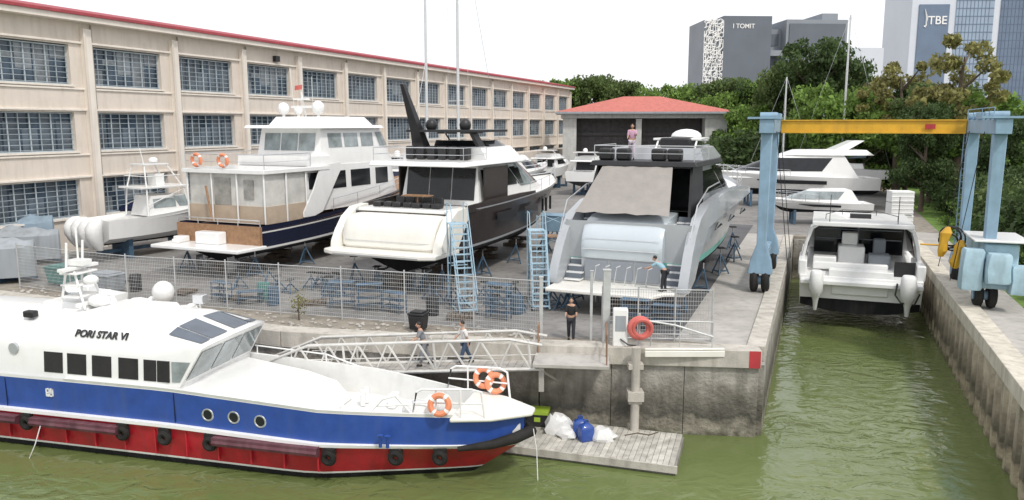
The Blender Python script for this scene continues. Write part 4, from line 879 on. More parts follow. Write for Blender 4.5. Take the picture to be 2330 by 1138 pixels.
for a,b in (((3.6,30.75),(5.0,30.6)),((5.0,30.6),(6.45,30.5)),((6.45,30.5),(7.9,30.4))): fencepanel(a,b,2.1)
fencepanel((7.9,30.4),(8.0,30.9),2.1)
for k in range(34):
    x=R.uniform(-15,3); y=36.0+(-x)*.26+R.uniform(-.6,3.2); dup(STD,(x,y,0),R.uniform(0,3),'spare blue jack stand standing on the yard',scale=(.9,.9,R.uniform(.45,.8)))
def trestle(loc,rz,n=4):
    mb=MB(); 
    for k in range(n):
        z=.32*k
        mb.bb(-.6,.6,-.25,.25,z+.27,z+.30)
        for x in (-.52,.52):
            for y in (-.22,.22): mb.bb(x-.02,x+.02,y-.02,y+.02,z,z+.27)
    solo(mb,'stacked_trestle',[STANDB],'stack of blue steel trestles behind the fence','trestle',loc,rz,'stacked trestles')
for x,y,n in ((-6.6,35.9,4),(-5.4,35.5,3),(-8.0,36.4,4),(-.6,34.3,5),(5.2,32.6,4),(6.6,32.9,3),(-12.6,37.3,2),(-14.2,37.9,3)): trestle((x,y,0),rad(R.uniform(-40,10)),n)
def drum(loc,m,label):
    mb=MB(); rs=[]
    for z,rr in ((0,.28),(.02,.29),(.29,.29),(.3,.305),(.32,.29),(.58,.29),(.59,.305),(.61,.29),(.86,.29),(.88,.28)): rs.append([(rr*math.cos(a),rr*math.sin(a),z) for a in np.linspace(0,6.283,17)[:-1]])
    mb.rings(rs); mb.tube([(.15,0,.88),(.15,0,.91)],.04,8); solo(mb,'drum',[m],label,'drum',loc,0,'drums in the yard')
for x,y,m in ((-11.4,37.0,STANDB),(-12.2,38,TEAL),(.2,35.2,STANDB),(-19.5,40.2,BLACK),(-3.6,34.9,BLACK)): drum((x,y,0),m,'steel drum standing on the yard')
def plasticbin(loc,m,label,s=(1.6,1.1,1.1),rz=0):
    r=thing('waste_bin',label,'bin',loc,rz); mb=MB(); x,y,z=s; mb.prism([(-x*.42,-y*.42),(x*.42,-y*.42),(x*.42,y*.42),(-x*.42,y*.42)],.1,z,0,[(-x/2,-y/2),(x/2,-y/2),(x/2,y/2),(-x/2,y/2)]); part(mb,'body',[m],r,bev=.04)
    mb=MB(); mb.box((0,0,z+.06),(x*1.05,y*1.05,.1)); mb.box((0,0,z+.14),(x*.8,y*.8,.08)); part(mb,'lid',[m],r,bev=.03)
plasticbin((-24.0,41.9,0),TEAL,'teal plastic bin behind the fence',(2.0,1.2,.9),rad(-25)); plasticbin((-20.8,39.9,0),GREYF,'grey plastic bin behind the fence',(1.5,1.1,.9),rad(-25))
plasticbin((-3.9,32.1,0),BLACK,'dark wheeled bin on the quay',(.7,.6,.7),rad(-20))
tn=thing('dinghy','small white dinghy with a console resting on the quay','dinghy',(-18.6,36.4,0),rad(70)); hb,dk,E=hull(3.4,1.5,.1,.6,.8,[(1,0)],.4,bul=.25); part(hb,'hull',[WHITE],tn); part(dk,'deck',[GREYF],tn)
mb=MB(); mb.bb(-.3,.3,1.4,2.0,.3,1.0); part(mb,'console',[WHITE],tn,bev=.05)
mb=MB(); mb.tube([(0,0,0),(0,0,.5)],.25,12); mb.ell((0,0,.85),(.5,.5,.52)); solo(mb,'satellite_dome',[WHITE],'white satellite dome standing on the quay','dome',(-16.2,36.0,0))
def sack(loc,m,label,s=(.7,.5,.45),name='sack',j=.2,sharp=30):
    mb=MB(); rs=[]
    for z,k in ((0,.95),(.3,1.05),(.65,.95),(.9,.75),(1,.45)): rs.append([(s[0]*k*math.cos(a)*(1+j*R.uniform(-1,1)),s[1]*k*math.sin(a)*(1+j*R.uniform(-1,1)),s[2]*z*(1+j*R.uniform(-1,1)*(z>.1))) for a in np.linspace(0,6.283,10)[:-1]])
    mb.rings(rs); solo(mb,name,[m],label,'bag',loc,R.uniform(0,3),sharp=sharp)
sack((-14.9,35.4,0),WHITEF,'white cloth bundle on the quay',(.7,.4,.35)); sack((-17.3,36.0,0),WHITEF,'white cloth bundle by the dinghy',(.9,.5,.5)); sack((-20,37.4,0),WHITEF,'white cloth bundle by the fence',(.7,.5,.6))
def pallet(loc,rz):
    mb=MB()
    for k in range(6): mb.bb(-.6+k*.2,-.6+k*.2+.15,-.5,.5,.12,.145)
    for y in (-.42,0,.42): mb.bb(-.6,.55,y-.05,y+.05,0,.118)
    solo(mb,'pallet',[BARK],'weathered wooden pallet lying on the yard','pallet',loc,rz,'pallets in the yard')
for x,y in ((-9.5,37.2),(-13.5,38.2),(-2.3,34.4),(-21.5,42.3),(-16.8,39.6)): pallet((x,y,.005),R.uniform(0,2))
bsh=thing('potted_shrub','small green and orange shrub by the fence','plant',(-9.4,34.0,0)); mb=MB(); mb.tube([(0,0,0),(0,0,.6)],[.04,.02]); part(mb,'stem',[BARK],bsh)
c=NR.normal(size=(260,3))*np.array((.18,.18,.3))+np.array((0,0,.75)); part(leaves('foliage',c,.05,LEAF[2]),'foliage',None,bsh)
mb=MB()
for k in range(260):
    t=R.random(); i=R.randint(1,2); p,q=Q[i],Q[i+1]; x=p[0]+(q[0]-p[0])*t; y=p[1]+(q[1]-p[1])*t+R.uniform(.6,2.4); s=R.uniform(.03,.12); mb.ell((x,y,s*.4),(s,s*.8,s*.6),6,4)
solo(mb,'rubble',[CONC],'loose stones and rubble along the quay edge','rubble',kind='stuff')
# ------------------------------------------------------------------ gangway & platform
GA=Vector((1.3,28.85,-.40)); GB=Vector((-10.2,31.0,-1.35))
def gangway():
    A,B=GA,GB; d=B-A; L=d.length; rz=math.atan2(d.y,d.x)
    r=thing('gangway','galvanised truss gangway sloping along the quay wall','gangway',A,rz); r.rotation_euler=(0,-math.asin(d.z/L),rz)
    for sd in (-.65,.65):
        mb=MB(); n=8; mb.tube([(0,sd,0),(L,sd,0)],.07,6); top=[(0,sd,.9),(1.2,sd,1.15),(L-2.5,sd,1.15),(L,sd,.3)]; mb.tube(top,.06,6)
        for k in range(n):
            x0=.5+k*(L-2)/n; x1=x0+(L-2)/n/2; x2=x0+(L-2)/n; mb.tube([(x0,sd,0),(x1,sd,1.13)],.042,5); mb.tube([(x1,sd,1.13),(x2,sd,0)],.042,5)
            if k%3==0: mb.tube([(x0,sd,0),(x0,sd,1.13)],.045,5)
        mb.tube([(.2,sd,.55),(L-2,sd,.58)],.02,5); part(mb,'truss',[mat('gangway steel',(.66,.65,.62),.5,.1,var=.1,dirt=.3)],r)
    mb=MB(); 
    for k in range(int(L/.3)): mb.bb(k*.3,k*.3+.28,-.62,.62,-.04,0)
    part(mb,'deck',[CONC],r)
gangway()
pf=thing('landing_platform','steel and concrete landing platform at the gangway head','platform',(2.2,29.3,0),rad(-6))
mb=MB(); mb.bb(-1.3,1.5,-1.5,.6,-.28,-.14); mb.bb(-1.1,-.9,-1.2,-1.0,-1.3,-.28); mb.tube([(-1.2,-1.3,-.3),(-.4,.4,-1.4)],.06); part(mb,'deck',[CONC],pf,bev=.02)
mb=MB(); rail(mb,[(-1.2,-.0,-.14),(-1.2,.6,-.14)],1.05,.03); rail(mb,[(1.4,-1.35,-.14),(1.4,-.3,-.14),(1.4,.6,-.14)],1.1,.03); part(mb,'handrail',[mat('rusty brown steel',(.28,.17,.11),.7,var=.3)],pf)
for x,y,w,h,lb in ((3.65,29.9,.28,3.0,'thick grey steel gate post'),(1.15,30.5,.14,2.6,'thin grey steel gate post'),(3.1,30.2,.10,2.9,'thin grey steel gate post')):
    mb=MB(); mb.bb(-w/2,w/2,-w/2,w/2,0,h); mb.bb(-w/2-.05,w/2+.05,-w/2-.05,w/2+.05,0,.06); mb.bb(-w/2-.02,w/2+.02,-w/2-.02,w/2+.02,h,h+.03); solo(mb,'gate_post',[GALV],lb,'post',(x,y,0),0,'gate posts',bev=.01)
cb=thing('service_pedestal','white shore power pedestal on the quay edge','pedestal',(4.15,29.5,.14),rad(-5)); mb=MB(); mb.bb(-.28,.28,-.2,.2,0,1.45); part(mb,'cabinet',[WHITE],cb,bev=.03); mb=MB(); mb.bb(-.2,.2,-.215,-.202,.6,1.2); part(mb,'door',[GREYF],cb); mb=MB(); mb.tube([(.0,-.22,.3),(.3,-.3,.1),(.6,-.1,.02)],.03); part(mb,'cable',[BLACK],cb)
lr=thing('life_ring_stand','faded red life ring hung on a grey post','life ring',(4.85,29.2,.14)); mb=MB(); mb.tube([(0,.1,-.1),(0,.1,1.3)],.05); part(mb,'post',[GALV],lr); mb=MB(); mb.torus((0,0,.75),.36,.12,(0,1,0),24,8); mb.torus((.1,-.12,.75),.34,.07,(.1,1,.1),24,6); part(mb,'ring',[SALMON],lr)
mb=MB(); rail(mb,[(5.3,29.3,.14),(6.4,29.25,.14),(7.6,29.1,.14)],1.0,.025,1); mb.tube([(5.0,29.2,1.2),(6.2,29.2,1.0),(7.6,29.0,.6)],.04); solo(mb,'quay_railing',[GALV],'light grey steel railing on the quay edge','railing')
mb=MB(); mb.bb(5.0,8.0,28.75,28.95,-.12,.12); mb.bb(5.0,8.0,28.78,28.92,.14,.2); solo(mb,'timber_fender',[CREAM],'pale timber beam along the coping','beam',bev=.02)
mb=MB(); mb.tube([(0,0,-6),(0,0,.3)],.17,12); mb.bb(-.28,.28,-.1,.35,-.55,-.35); mb.bb(-.25,.25,-.1,.3,-1.9,-1.75); mb.bb(-.3,.3,-.25,.35,-1.75,-1.4); solo(mb,'mooring_pile',[COPE],'concrete mooring pile standing against the quay wall','pile',(4.65,28.65,0))
# ------------------------------------------------------------------ pontoon and its load
pt=thing('floating_pontoon','low grey floating pontoon with worn plank deck','pontoon',(.6,28.6,WZ),rad(-17.5))
mb=MB(); mb.bb(-7,5.7,-1.5,1.35,-.3,.28); part(mb,'float',[mat('pontoon side',(.24,.23,.21),.8,var=.3,dirt=.5)],pt,bev=.04)
mb=MB()
for k in range(63): mb.bb(-6.95+k*.2,-6.95+k*.2+.185,-1.55,1.4,.283,.34+R.uniform(0,.008))
part(mb,'deck',[mat('weathered planks',(.50,.48,.43),.85,var=.25,scale=2,dirt=.5,island=.15)],pt)
mb=MB(); mb.bb(-7,5.75,-1.62,-1.55,.1,.36); part(mb,'rubbing_strake',[COPE],pt)
def onp(x,y): c,s=math.cos(rad(-17.5)),math.sin(rad(-17.5)); return (.6+x*c-y*s,28.6+x*s+y*c,WZ+.35)
mb=MB(); mb.bb(-.4,.4,-.3,.3,0,.5); mb.bb(-.43,.43,-.33,.33,.48,.62,1); mb.bb(-.12,.12,-.32,-.302,.2,.38,1); solo(mb,'equipment_crate',[BLACK,mat('lime plastic',(.35,.5,.05),.5)],'black crate with lime green lid on the pontoon','crate',onp(.2,.75),rad(-10),bev=.04)
mb=MB(); mb.bb(-.35,.35,-.3,.3,0,.5); mb.bb(-.3,.3,-.25,.25,.5,.75); solo(mb,'cardboard_box',[TAN],'brown box on the pontoon','box',onp(-.8,.9),rad(12),bev=.02)
sack(onp(1.15,.2),WHITEF,'white cloth sack on the pontoon',(.5,.4,.7)); sack(onp(2.85,.0),WHITEF,'white bundle on the pontoon',(.5,.35,.45)); sack(onp(1.5,-.1),WHITEF,'white bag slumped on the pontoon',(.45,.35,.3))
for k,(x,y) in enumerate(((2.0,.1),(2.3,-.25))):
    mb=MB(); mb.rings([[(.26*s*a,.2*s*b,z) for a,b in ((-1,-.8),(-.8,-1),(.8,-1),(1,-.8),(1,.8),(.8,1),(-.8,1),(-1,.8))] for z,s in ((0,.9),(.05,1),(.5,1),(.6,.7),(.66,.3),(.72,.3))]); mb.torus((0,0,.7),.09,.02,(0,1,0),10,5); solo(mb,'jerrycan',[BLUE],'blue plastic jerrycan on the pontoon','jerrycan',onp(x,y),k*.4,'jerrycans on the pontoon')
mb=MB(); mb.tube([(0,0,.02),(.5,.2,.03),(.9,0,.03),(1.3,.3,.02)],.02,5); solo(mb,'rope',[BARK],'dark mooring rope lying on the pontoon','rope',onp(3.6,.6))
# ------------------------------------------------------------------ passenger vessel
def vessel():
    rz=math.atan2(-.97,-.243); r=thing('passenger_ferry','white passenger launch with blue band and red fendered hull afloat','ferry',(.45,25.45,WZ+.04),rz)
    L=24.5; B=4.7; n=34
    def pl(t): return B/2*min(1,(t/.26))**.62 if t<.26 else B/2
    fs=[(-.7,.0),(0,.86),(.20,.89),(.28,.90),(1.36,.985),(1.42,1.03),(1.54,1.03),(1.56,.97),(2.70,.985),(2.80,.99)]
    mats=[RED,RED,WHITE,ANTIF,WHITE,BLUE]; cols=[3,3,2,0,2,2,2,5,2]
    sheer=lambda t: 1-.20*max(0,1-t/.5)
    mb=MB(); rs=[]
    for i in range(n+1):
        t=(i/n)**1.5; b=pl(t) if t>0 else .12; rg=[]
        for z,k in fs:
            bow=max(0,1-t/.3); kk=k*(1-bow*.6*max(0,1-z/1.6)) if z<1.6 else k
            y=-t*L-bow**2*2.2*max(0,(1.6-z)/2.0); rg.append((max(.03,b*kk),y,z*(sheer(t) if z>0 else 1)))
        rs.append([(-x,y,z) for x,y,z in rg[::-1]]+rg)
    nf=len(fs); ms=cols[::-1]+[3]+cols
    mb.rings(rs,0,closed=False,cap=(0,0),ms=ms); mb.add([rs[-1][j] for j in range(2*nf)],[tuple(range(2*nf))],0)
    part(mb,'hull',mats,r,sharp=30)
    mb=MB(); mb.rings([[(-rs[i][-1][0]*.93,rs[i][0][1]-.25*(i==0),1.58),(rs[i][-1][0]*.93,rs[i][0][1]-.25*(i==0),1.58)] for i in range(n+1)],0,closed=False,cap=(0,0))
    for sd in (0,-1):
        mb.rings([[(rs[i][sd][0]*.93,rs[i][sd][1]-.2*(i==0),1.58),(rs[i][sd][0]*.95,rs[i][sd][1]-.2*(i==0),rs[i][sd][2]+.03),(rs[i][sd][0]*1.01,rs[i][sd][1],rs[i][sd][2]+.03),(rs[i][sd][0]*1.0,rs[i][sd][1],rs[i][sd][2]-.05)] for i in range(0,27)],0,closed=False,cap=(0,0))
    part(mb,'deck',[mat('vessel deck white',(.74,.74,.72),.6,var=.07,dirt=.25,dirtc=(.45,.43,.38))],r)
    mb=MB(); mb.prism([(-.25,.3),(.25,.3),(1.1,-.9),(1.5,-2.2),(-1.5,-2.2),(-1.1,-.9)],2.18,2.34); part(mb,'bow_platform',[CREAM],r,bev=.06)
    mb=MB(); mb.tube([(-1.55,-1.9,1.35),(-1.1,-.9,1.42),(-.6,-.2,1.52),(0,.2,1.58),(.6,-.2,1.52),(1.1,-.9,1.42),(1.55,-1.9,1.35)],[.08,.15,.19,.2,.19,.15,.08],10); part(mb,'bow_fender',[RUBBER],r)
    mb=MB(); mb.rings([[(-w0,y,1.6),(w0,y,1.6),(w0*.96,y,z),(0,y,z+.10),(-w0*.96,y,z)] for y,w0,z in ((-7.0,1.4,1.66),(-7.7,1.65,2.2),(-9,1.9,2.42),(-12.4,2.15,2.78))]); part(mb,'foredeck_trunk',[WHITE],r,bev=.05,sharp=50)
    P=[(2.24,1.9),(2.22,2.8),(2.14,3.75),(2.05,4.2),(1.78,4.58),(1.2,4.78),(0,4.86)]
    def sec(y,lo=0,k=1,q=1):
        o=[]
        for sg,x,z in [(-1,x,z) for x,z in P]+[(1,x,z) for x,z in P[::-1][1:]]:
            zz=4.2+(z-4.2)*q if z>4.2 else z; o.append((sg*x*k,y+max(0,zz-2.8)*lo,zz))
        return o
    F0_=sec(-11.75,.62,.97,.12)
    mb=MB(); mb.rings([F0_,sec(-12.7,0,1,1),sec(-16,0),sec(-20,0),sec(-23.6,0)],cap=(0,1))
    for j in range(5): mb.add([F0_[j],F0_[j+1],F0_[-2-j],F0_[-1-j]],[(0,1,2,3)])
    part(mb,'cabin',[WHITE],r,sharp=35)
    mb=MB()
    def pane(y0,y1,z0=2.98,z1=3.72,sh=0):
        for sd in (-1,1):
            x0=2.22-(z0-2.8)*.084+.02;x1=2.22-(z1-2.8)*.084+.02; q=[(x0,y0,z0),(x0,y1,z0),(x1,y1+sh,z1),(x1,y0,z1)]
            mb.add([(sd*a,b,c) for a,b,c in q]+[(sd*(a-.10),b,c) for a,b,c in q],[(0,1,2,3),(0,1,5,4),(1,2,6,5),(2,3,7,6),(3,0,4,7)])
    for a in (-13.35,-14.45,-15.5,-16.5): pane(a-.80,a)
    pane(-13.12,-12.62); pane(-12.58,-12.1); part(mb,'side_window',[mat('tinted cabin window',(.022,.02,.022),.14,var=.3,spec=.4)],r)
    mb=MB()
    for sg in (-1,1): mb.add([(sg*2.20,-12.0,3.0),(sg*2.16,-11.72,3.0),(sg*2.10,-11.30,3.72),(sg*2.17,-12.0,3.72)],[(0,1,2,3)])
    for x0,x1 in ((-1.95,-.7),(-.6,.6),(.7,1.98)):
        y=lambda z:-11.75+(z-2.8)*.62+.035
        mb.add([(x0,y(3.0),3.0),(x1,y(3.0),3.0),(x1*.96,y(4.05),4.05),(x0*.96,y(4.05),4.05)],[(0,1,2,3)])
    part(mb,'windscreen',[GLASSL],r)
    mb=MB()
    def rp(x,f):
        # point on the sloped visor between front ring and next ring
        xs=[0,1.2,1.78,2.05]; zf=[4.279,4.27,4.246,4.2]; zb_=[4.86,4.78,4.58,4.2]
        a=np.interp(x,xs,zf); b=np.interp(x,xs,zb_); z=a+(b-a)*f; yf=-11.75+(a-2.8)*.62; return (x,yf+(-12.7-yf)*f,z+.03)
    for sg in (1,-1):
        for xa,xb in ((.2,1.17),(1.23,1.74)):
            mb.add([(sg*p_[0],p_[1],p_[2]) for p_ in (rp(xa,.12),rp(xb,.12),rp(xb,.82),rp(xa,.82))],[(0,1,2,3)])
    part(mb,'roof_skylight',[mat('grey skylight',(.10,.12,.15),.3,var=.2)],r)
    mb=MB(); mb.rings([[(-1.3,-14.0,4.7),(1.3,-14.0,4.7),(1.2,-14.15,4.98),(-1.2,-14.15,4.98)],[(-1.3,-16.6,4.7),(1.3,-16.6,4.7),(1.2,-16.5,4.98),(-1.2,-16.5,4.98)]]); mb.rings([[(-1.4,-17.0,4.7),(.3,-17.0,4.7),(.2,-17.1,5.05),(-1.3,-17.1,5.05)],[(-1.4,-19.2,4.7),(.3,-19.2,4.7),(.2,-19.1,5.05),(-1.3,-19.1,5.05)]]); part(mb,'roof_housing',[WHITE],r,bev=.06)
    lettering('PORI STAR VI',.37,BLACK,r,(1.955,-14.95,4.42),(rad(54.6),0,rad(90)),.01,.012)
    mb=MB(); mb.box((1.5,-18.4,4.88),(.3,.45,.25)); part(mb,'deck_light',[BLACK],r,bev=.05)
    mb=MB(); mb.tube([(1.85,-18.6,3.75),(2.22,-18.6,3.75)],.2,16); part(mb,'vent',[SILVER],r)
    mb=MB()
    for a,b,c,d in ((0,.3,0,.04),(0,.3,.26,.3),(0,.04,0,.3),(.26,.3,0,.3),(.13,.17,.0,.3),(.05,.25,.12,.16),(.07,.11,.04,.1),(.19,.23,.18,.25)): mb.bb(2.30,2.345,-17.2+a,-17.2+b,2.1+c,2.1+d)
    part(mb,'emblem',[WHITE],r)
    for y in (-8.6,-9.6,-10.6):
        zc=1.94 if y>-9 else 1.99
        mb=MB(); mb.torus((2.29,y,zc),.20,.035,(1,0,0),20,6); 
        po=part(mb,'porthole',[STEEL],r); mb=MB(); mb.tube([(2.2,y,zc),(2.30,y,zc)],.19,18); part(mb,'glass',[GLASS],po)
    def fender(y0,y1):
        mb=MB(); mb.tube([(2.50,y0,1.14),(2.50,y1,1.14)],.15,8); mb.bb(2.36,2.62,y0,y1,1.24,1.32); part(mb,'long_fender',[DRED],r)
    fender(-17.8,-14.1); fender(-10.3,-6.4); fender(-24,-18.4)
    for y in (-18.1,-14.0,-12.3,-10.5,-6.1,-4.0,-2.6):
        t=-y/L; xs=pl(t)*.985+(.06 if y<-6 else -.05)
        mb=MB(); mb.torus((xs+.04,y,1.04*sheer(t)),.17,.11,(1,.0,0),16,8); mb.box((xs-.02,y,1.26*sheer(t)),(.2,.4,.26)); part(mb,'tyre_fender',[RUBBER],r)
    mb=MB()
    for y in np.arange(-24,-6.4,1.25): mb.box((2.27,y,.85),(.12,.05,.9))
    part(mb,'hull_rib',[RED],r)
    mb=MB(); 
    for y in (-19,-11.9): mb.bb(2.30,2.325,y,y+.025,1.60,2.66)
    part(mb,'hull_seam',[NAVY],r)
    mb=MB()
    for x,y0 in ((1.4,-2.2),(-1.3,-1.9)):
        mb.tube([(x,y0-1.3,2.3),(x,y0-1.15,3.1),(x,y0-.95,3.22),(x*.9,y0+.7,3.3),(x*.82,y0+1.0,3.2),(x*.8,y0+1.1,2.3)],.04,8); mb.tube([(x,y0-1.25,2.75),(x*.82,y0+1.05,2.8)],.03,6)
        for k in (-.5,.35): mb.tube([(x*.95,y0+k,2.3),(x*.95,y0+k,3.25)],.03,6)
    mb.tube([(1.45,-3.5,2.35),(1.6,-4.0,3.0),(1.75,-4.4,2.9),(1.9,-4.9,2.35)],.045,6); mb.tube([(1.5,-3.6,2.7),(1.85,-4.8,2.65)],.03)
    mb.tube([(-2.3,-7,2.55),(-2.34,-8.5,2.95),(-2.34,-11.6,3.1)],.03,6)
    for y in (-8.5,-10,-11.5): mb.tube([(-2.3,y,2.5),(-2.33,y,2.96+.13*(-y-8.5)/3)],.025,5)
    part(mb,'bow_rail',[WHITE],r)
    mb=MB()
    for (x,y,z,ax) in ((1.55,-2.5,2.8,(1,.15,.25)),(-1.2,-1.8,2.9,(1,0,.3)),(-1.15,-1.35,2.75,(1,.3,.1))): mb.torus((x,y,z),.30,.10,ax,20,8,ms=1)
    part(mb,'life_ring',[ORANGE,WHITE],r)
    mb=MB()
    for x in (-1.0,1.0): mb.bb(x-.25,x+.25,-5.3,-5.05,1.6,2.1); mb.tube([(x-.15,-6.3,1.6),(x-.15,-6.3,2.2)],.09,10); mb.tube([(x+.2,-6.3,1.6),(x+.2,-6.3,2.2)],.09,10); mb.tube([(x-.3,-6.3,2.05),(x+.35,-6.3,2.05)],.05,8)
    mb.bb(-.5,.5,-4.1,-3.1,1.6,2.15); mb.tube([(-.7,-3.6,2.1),(.7,-3.6,2.1)],.2,12); part(mb,'windlass_and_bollards',[WHITE],r,bev=.03)
    mb=MB()
    for y in (-4.35,-4.1): mb.tube([(2.12,y,1.40),(2.12,y,1.75),(2.12,y,1.81)],[.06,.06,.1],8)
    part(mb,'mooring_bitt',[BLUE],r)
    mb=MB(); mb.ell((1.1,-3.4,2.25),(.35,.6,.5)); mb.ell((.3,-2.9,2.35),(.4,.4,.4)); part(mb,'canvas_bundle',[WHITEF],r)
    mb=MB(); y=-17.5
    for x in (-.5,.5): mb.tube([(x,y-.5,4.9),(x*.8,y-.2,6.4),(x*.8,y-.1,7.4)],.05,6); mb.tube([(x,y+.6,4.9),(x*.7,y+.1,6.3)],.05,6)
    for z in (5.3,5.75,6.2): mb.bb(-.55,.55,y-.4,y+.35,z,z+.07)
    mb.bb(-.9,.9,y-.15,y+.1,6.35,6.47); mb.bb(-.25,.25,y-.3,y+.4,6.5,6.72); mb.tube([(0,y,6.4),(0,y,7.9)],.04); mb.bb(-.7,.7,y+.35,y+.5,5.0,5.15); mb.ell((0,y+.5,5.95),(.28,.28,.18)); mb.ell((.0,y+.8,5.15),(.35,.45,.25))
    part(mb,'radar_mast',[WHITE],r,bev=.015)
    mb=MB(); mb.tube([(-1.4,-13.3,4.6),(-1.4,-13.3,4.95)],.05); mb.box((-1.4,-13.3,5.1),(.35,.45,.35)); part(mb,'searchlight',[STEEL],r,bev=.06)
    mb=MB(); mb.tube([(.1,.3,1.7),(.25,.45,1.0),(.25,.5,-.2)],.018,5); mb.tube([(2.6,-17.3,1.1),(2.9,-17.3,.5),(2.95,-17.6,-.1)],.018,5); part(mb,'mooring_line',[WHITEF],r)
vessel()
# ------------------------------------------------------------------ people
def skinmesh(vs,es,rs,root=0,sub=2):
    me=bpy.data.meshes.new('s'); me.from_pydata(vs,es,[]); o=bpy.data.objects.new('s',me); col.objects.link(o)
    sk=o.modifiers.new('s','SKIN'); sk.use_smooth_shade=True
    for i,v in enumerate(me.skin_vertices[0].data): v.radius=(rs[i],rs[i]) if not isinstance(rs[i],tuple) else rs[i]; v.use_root=(i==root)
    ss=o.modifiers.new('u','SUBSURF'); ss.levels=sub; ss.render_levels=sub; bpy.context.view_layer.update()
    e=bpy.data.meshes.new_from_object(o.evaluated_get(bpy.context.evaluated_depsgraph_get())); V_=[tuple(v.co) for v in e.vertices]; F_=[tuple(p.vertices) for p in e.polygons]
    bpy.data.objects.remove(o); bpy.data.meshes.remove(e); return V_,F_
def person(loc,face,label,shirt,pants,hair=HAIRB,lean=0,legs=((8,5),(-8,10)),arms=((10,15),(-10,15)),longhair=False,h=1.7,shoe=BLACK,headpitch=0):
    r=thing('person',label,'person',loc,rad(face)); k=h/1.72
    def rx(v,a): a=rad(a); return Vector((v[0],v[1]*math.cos(a)+v[2]*math.sin(a),-v[1]*math.sin(a)+v[2]*math.cos(a)))
    P=Vector((0,0,0)); ch=rx((0,0,.28),lean); nb=rx((0,0,.50),lean); nk=nb+rx((0,0,.07),lean*.8); hd=nk+rx((0,0.02,.14),lean*.5+headpitch)
    J=[P,ch,nb,nk]; E_=[(0,1),(1,2),(2,3)]; Rr=[(.15,.11),(.155,.11),(.11,.085),(.055,.055)]; hands=[]; feet=[]
    def ad(p,par,rr): J.append(p); E_.append((par,len(J)-1)); Rr.append(rr); return len(J)-1
    armI=[];legI=[]
    for sd,(a,b) in zip((-1,1),arms):
        s=nb+rx((sd*.17,0,-.03),lean); i=ad(s,2,.062); d1=Vector((sd*.14,math.sin(rad(a+lean*.0)),-math.cos(rad(a)))).normalized(); e=s+d1*.28
        d2=Vector((sd*.03,math.sin(rad(a+b)),-math.cos(rad(a+b)))).normalized(); w=e+d2*.24; mid=s+d1*.15
        m=ad(mid,i,.05); j=ad(e,m,.04); q=ad(w,j,.027); ad(w+d2*.07,q,(.036,.018)); armI.append((i,m,j,q)); hands.append((w+d2*.08,d2,sd))
    for sd,(a,b) in zip((-1,1),legs):
        hp=P+Vector((sd*.09,0,-.06)); i=ad(hp,0,.095); kn=hp+Vector((sd*.01,math.sin(rad(a)),-math.cos(rad(a))))*.42; j=ad(kn,i,.06)
        an=kn+Vector((0,math.sin(rad(a-b)),-math.cos(rad(a-b))))*.42; cal=kn+(an-kn)*.35; c=ad(cal,j,.055); q=ad(an,c,.036); t=ad(an+Vector((0,.15,-.05)),q,(.04,.025)); legI.append((i,j,c,q)); feet.append(an)
    zmin=min(f.z for f in feet)-.085; sh=Vector((0,0,-zmin)); J=[(p+sh)*k for p in J]; hd=(hd+sh)*k
    V_,F_=skinmesh(J,E_,[(a*k if not isinstance(a,tuple) else (a[0]*k,a[1]*k)) for a in Rr]); mb=MB(); mb.add(V_,F_,0)
    rs=[];nu=14
    for i in range(11):
        ph=-math.pi/2+math.pi*i/10; cz=math.sin(ph); cr=max(.03,math.cos(ph)); jaw=1-.22*max(0,-cz)
        ring=[]
        for q in range(nu):
            a=2*math.pi*q/nu; x=math.cos(a)*cr*.076*jaw; y=math.sin(a)*cr*.095*(1-.1*max(0,-cz)*(math.sin(a)<0)); ring.append(hd+Vector((x,y,cz*.118))*k)
        rs.append(ring)
    mb.rings(rs,0); F=lambda x,y,z: tuple(hd+rx((x,y,z),headpitch+lean*.3)*k)
    mb.tube([F(0,.09,.03),F(0,.118,-.02),F(0,.095,-.03)],[.008,.016,.01],6)
    for s in (-1,1): mb.ell(F(s*.078,0,-.005),(.012,.022,.03),8,5); mb.ell(F(s*.03,.085,.015),(.013,.01,.008),8,5,2)
    mb.ell(F(0,.088,-.055),(.024,.01,.007),8,4,3)
    for hp,d,sd in hands:
        hp=(hp+sh)*k; x=Vector((1,0,0)); 
        for f,(off,ln) in enumerate(((-.027,.075),(-.009,.085),(.009,.08),(.027,.062))):
            b=hp+d.cross(x).normalized()*off*k; mb.tube([b-d*.01,b+d*ln*.5*k,b+(d*ln*.85+Vector((-sd*.022,0,0)))*k],[.0095*k,.0085*k,.006*k],5)
        tb=hp-d*.05*k; mb.tube([tb,tb+d*.03*k+Vector((-sd*.015,.03,0))*k,tb+d*.065*k+Vector((-sd*.02,.045,0))*k],[.013*k,.011*k,.008*k],5)
    part(mb,'body',[SKIN,shoe,BLACK,SALMON],r,sharp=80)
    def sub(idx,grow,name,m,extra=None):
        mp={g_:n_ for n_,g_ in enumerate(idx)}; es=[(mp[a],mp[b]) for a,b in E_ if a in mp and b in mp]; rr=[]
        for g_ in idx:
            q=Rr[g_]; q=q if isinstance(q,tuple) else (q,q); rr.append(((q[0]+grow)*k,(q[1]+grow)*k))
        V2,F2=skinmesh([J[g_] for g_ in idx],es,rr,mp.get(0,0)); b=MB(); b.add(V2,F2,0); part(b,name,[m],r,sharp=80)
    sub([0,1,2]+[q for a in armI for q in a[:3]],.022,'shirt',shirt); sub([0]+[q for a in legI for q in a],.02,'trousers',pants)
    mb=MB()
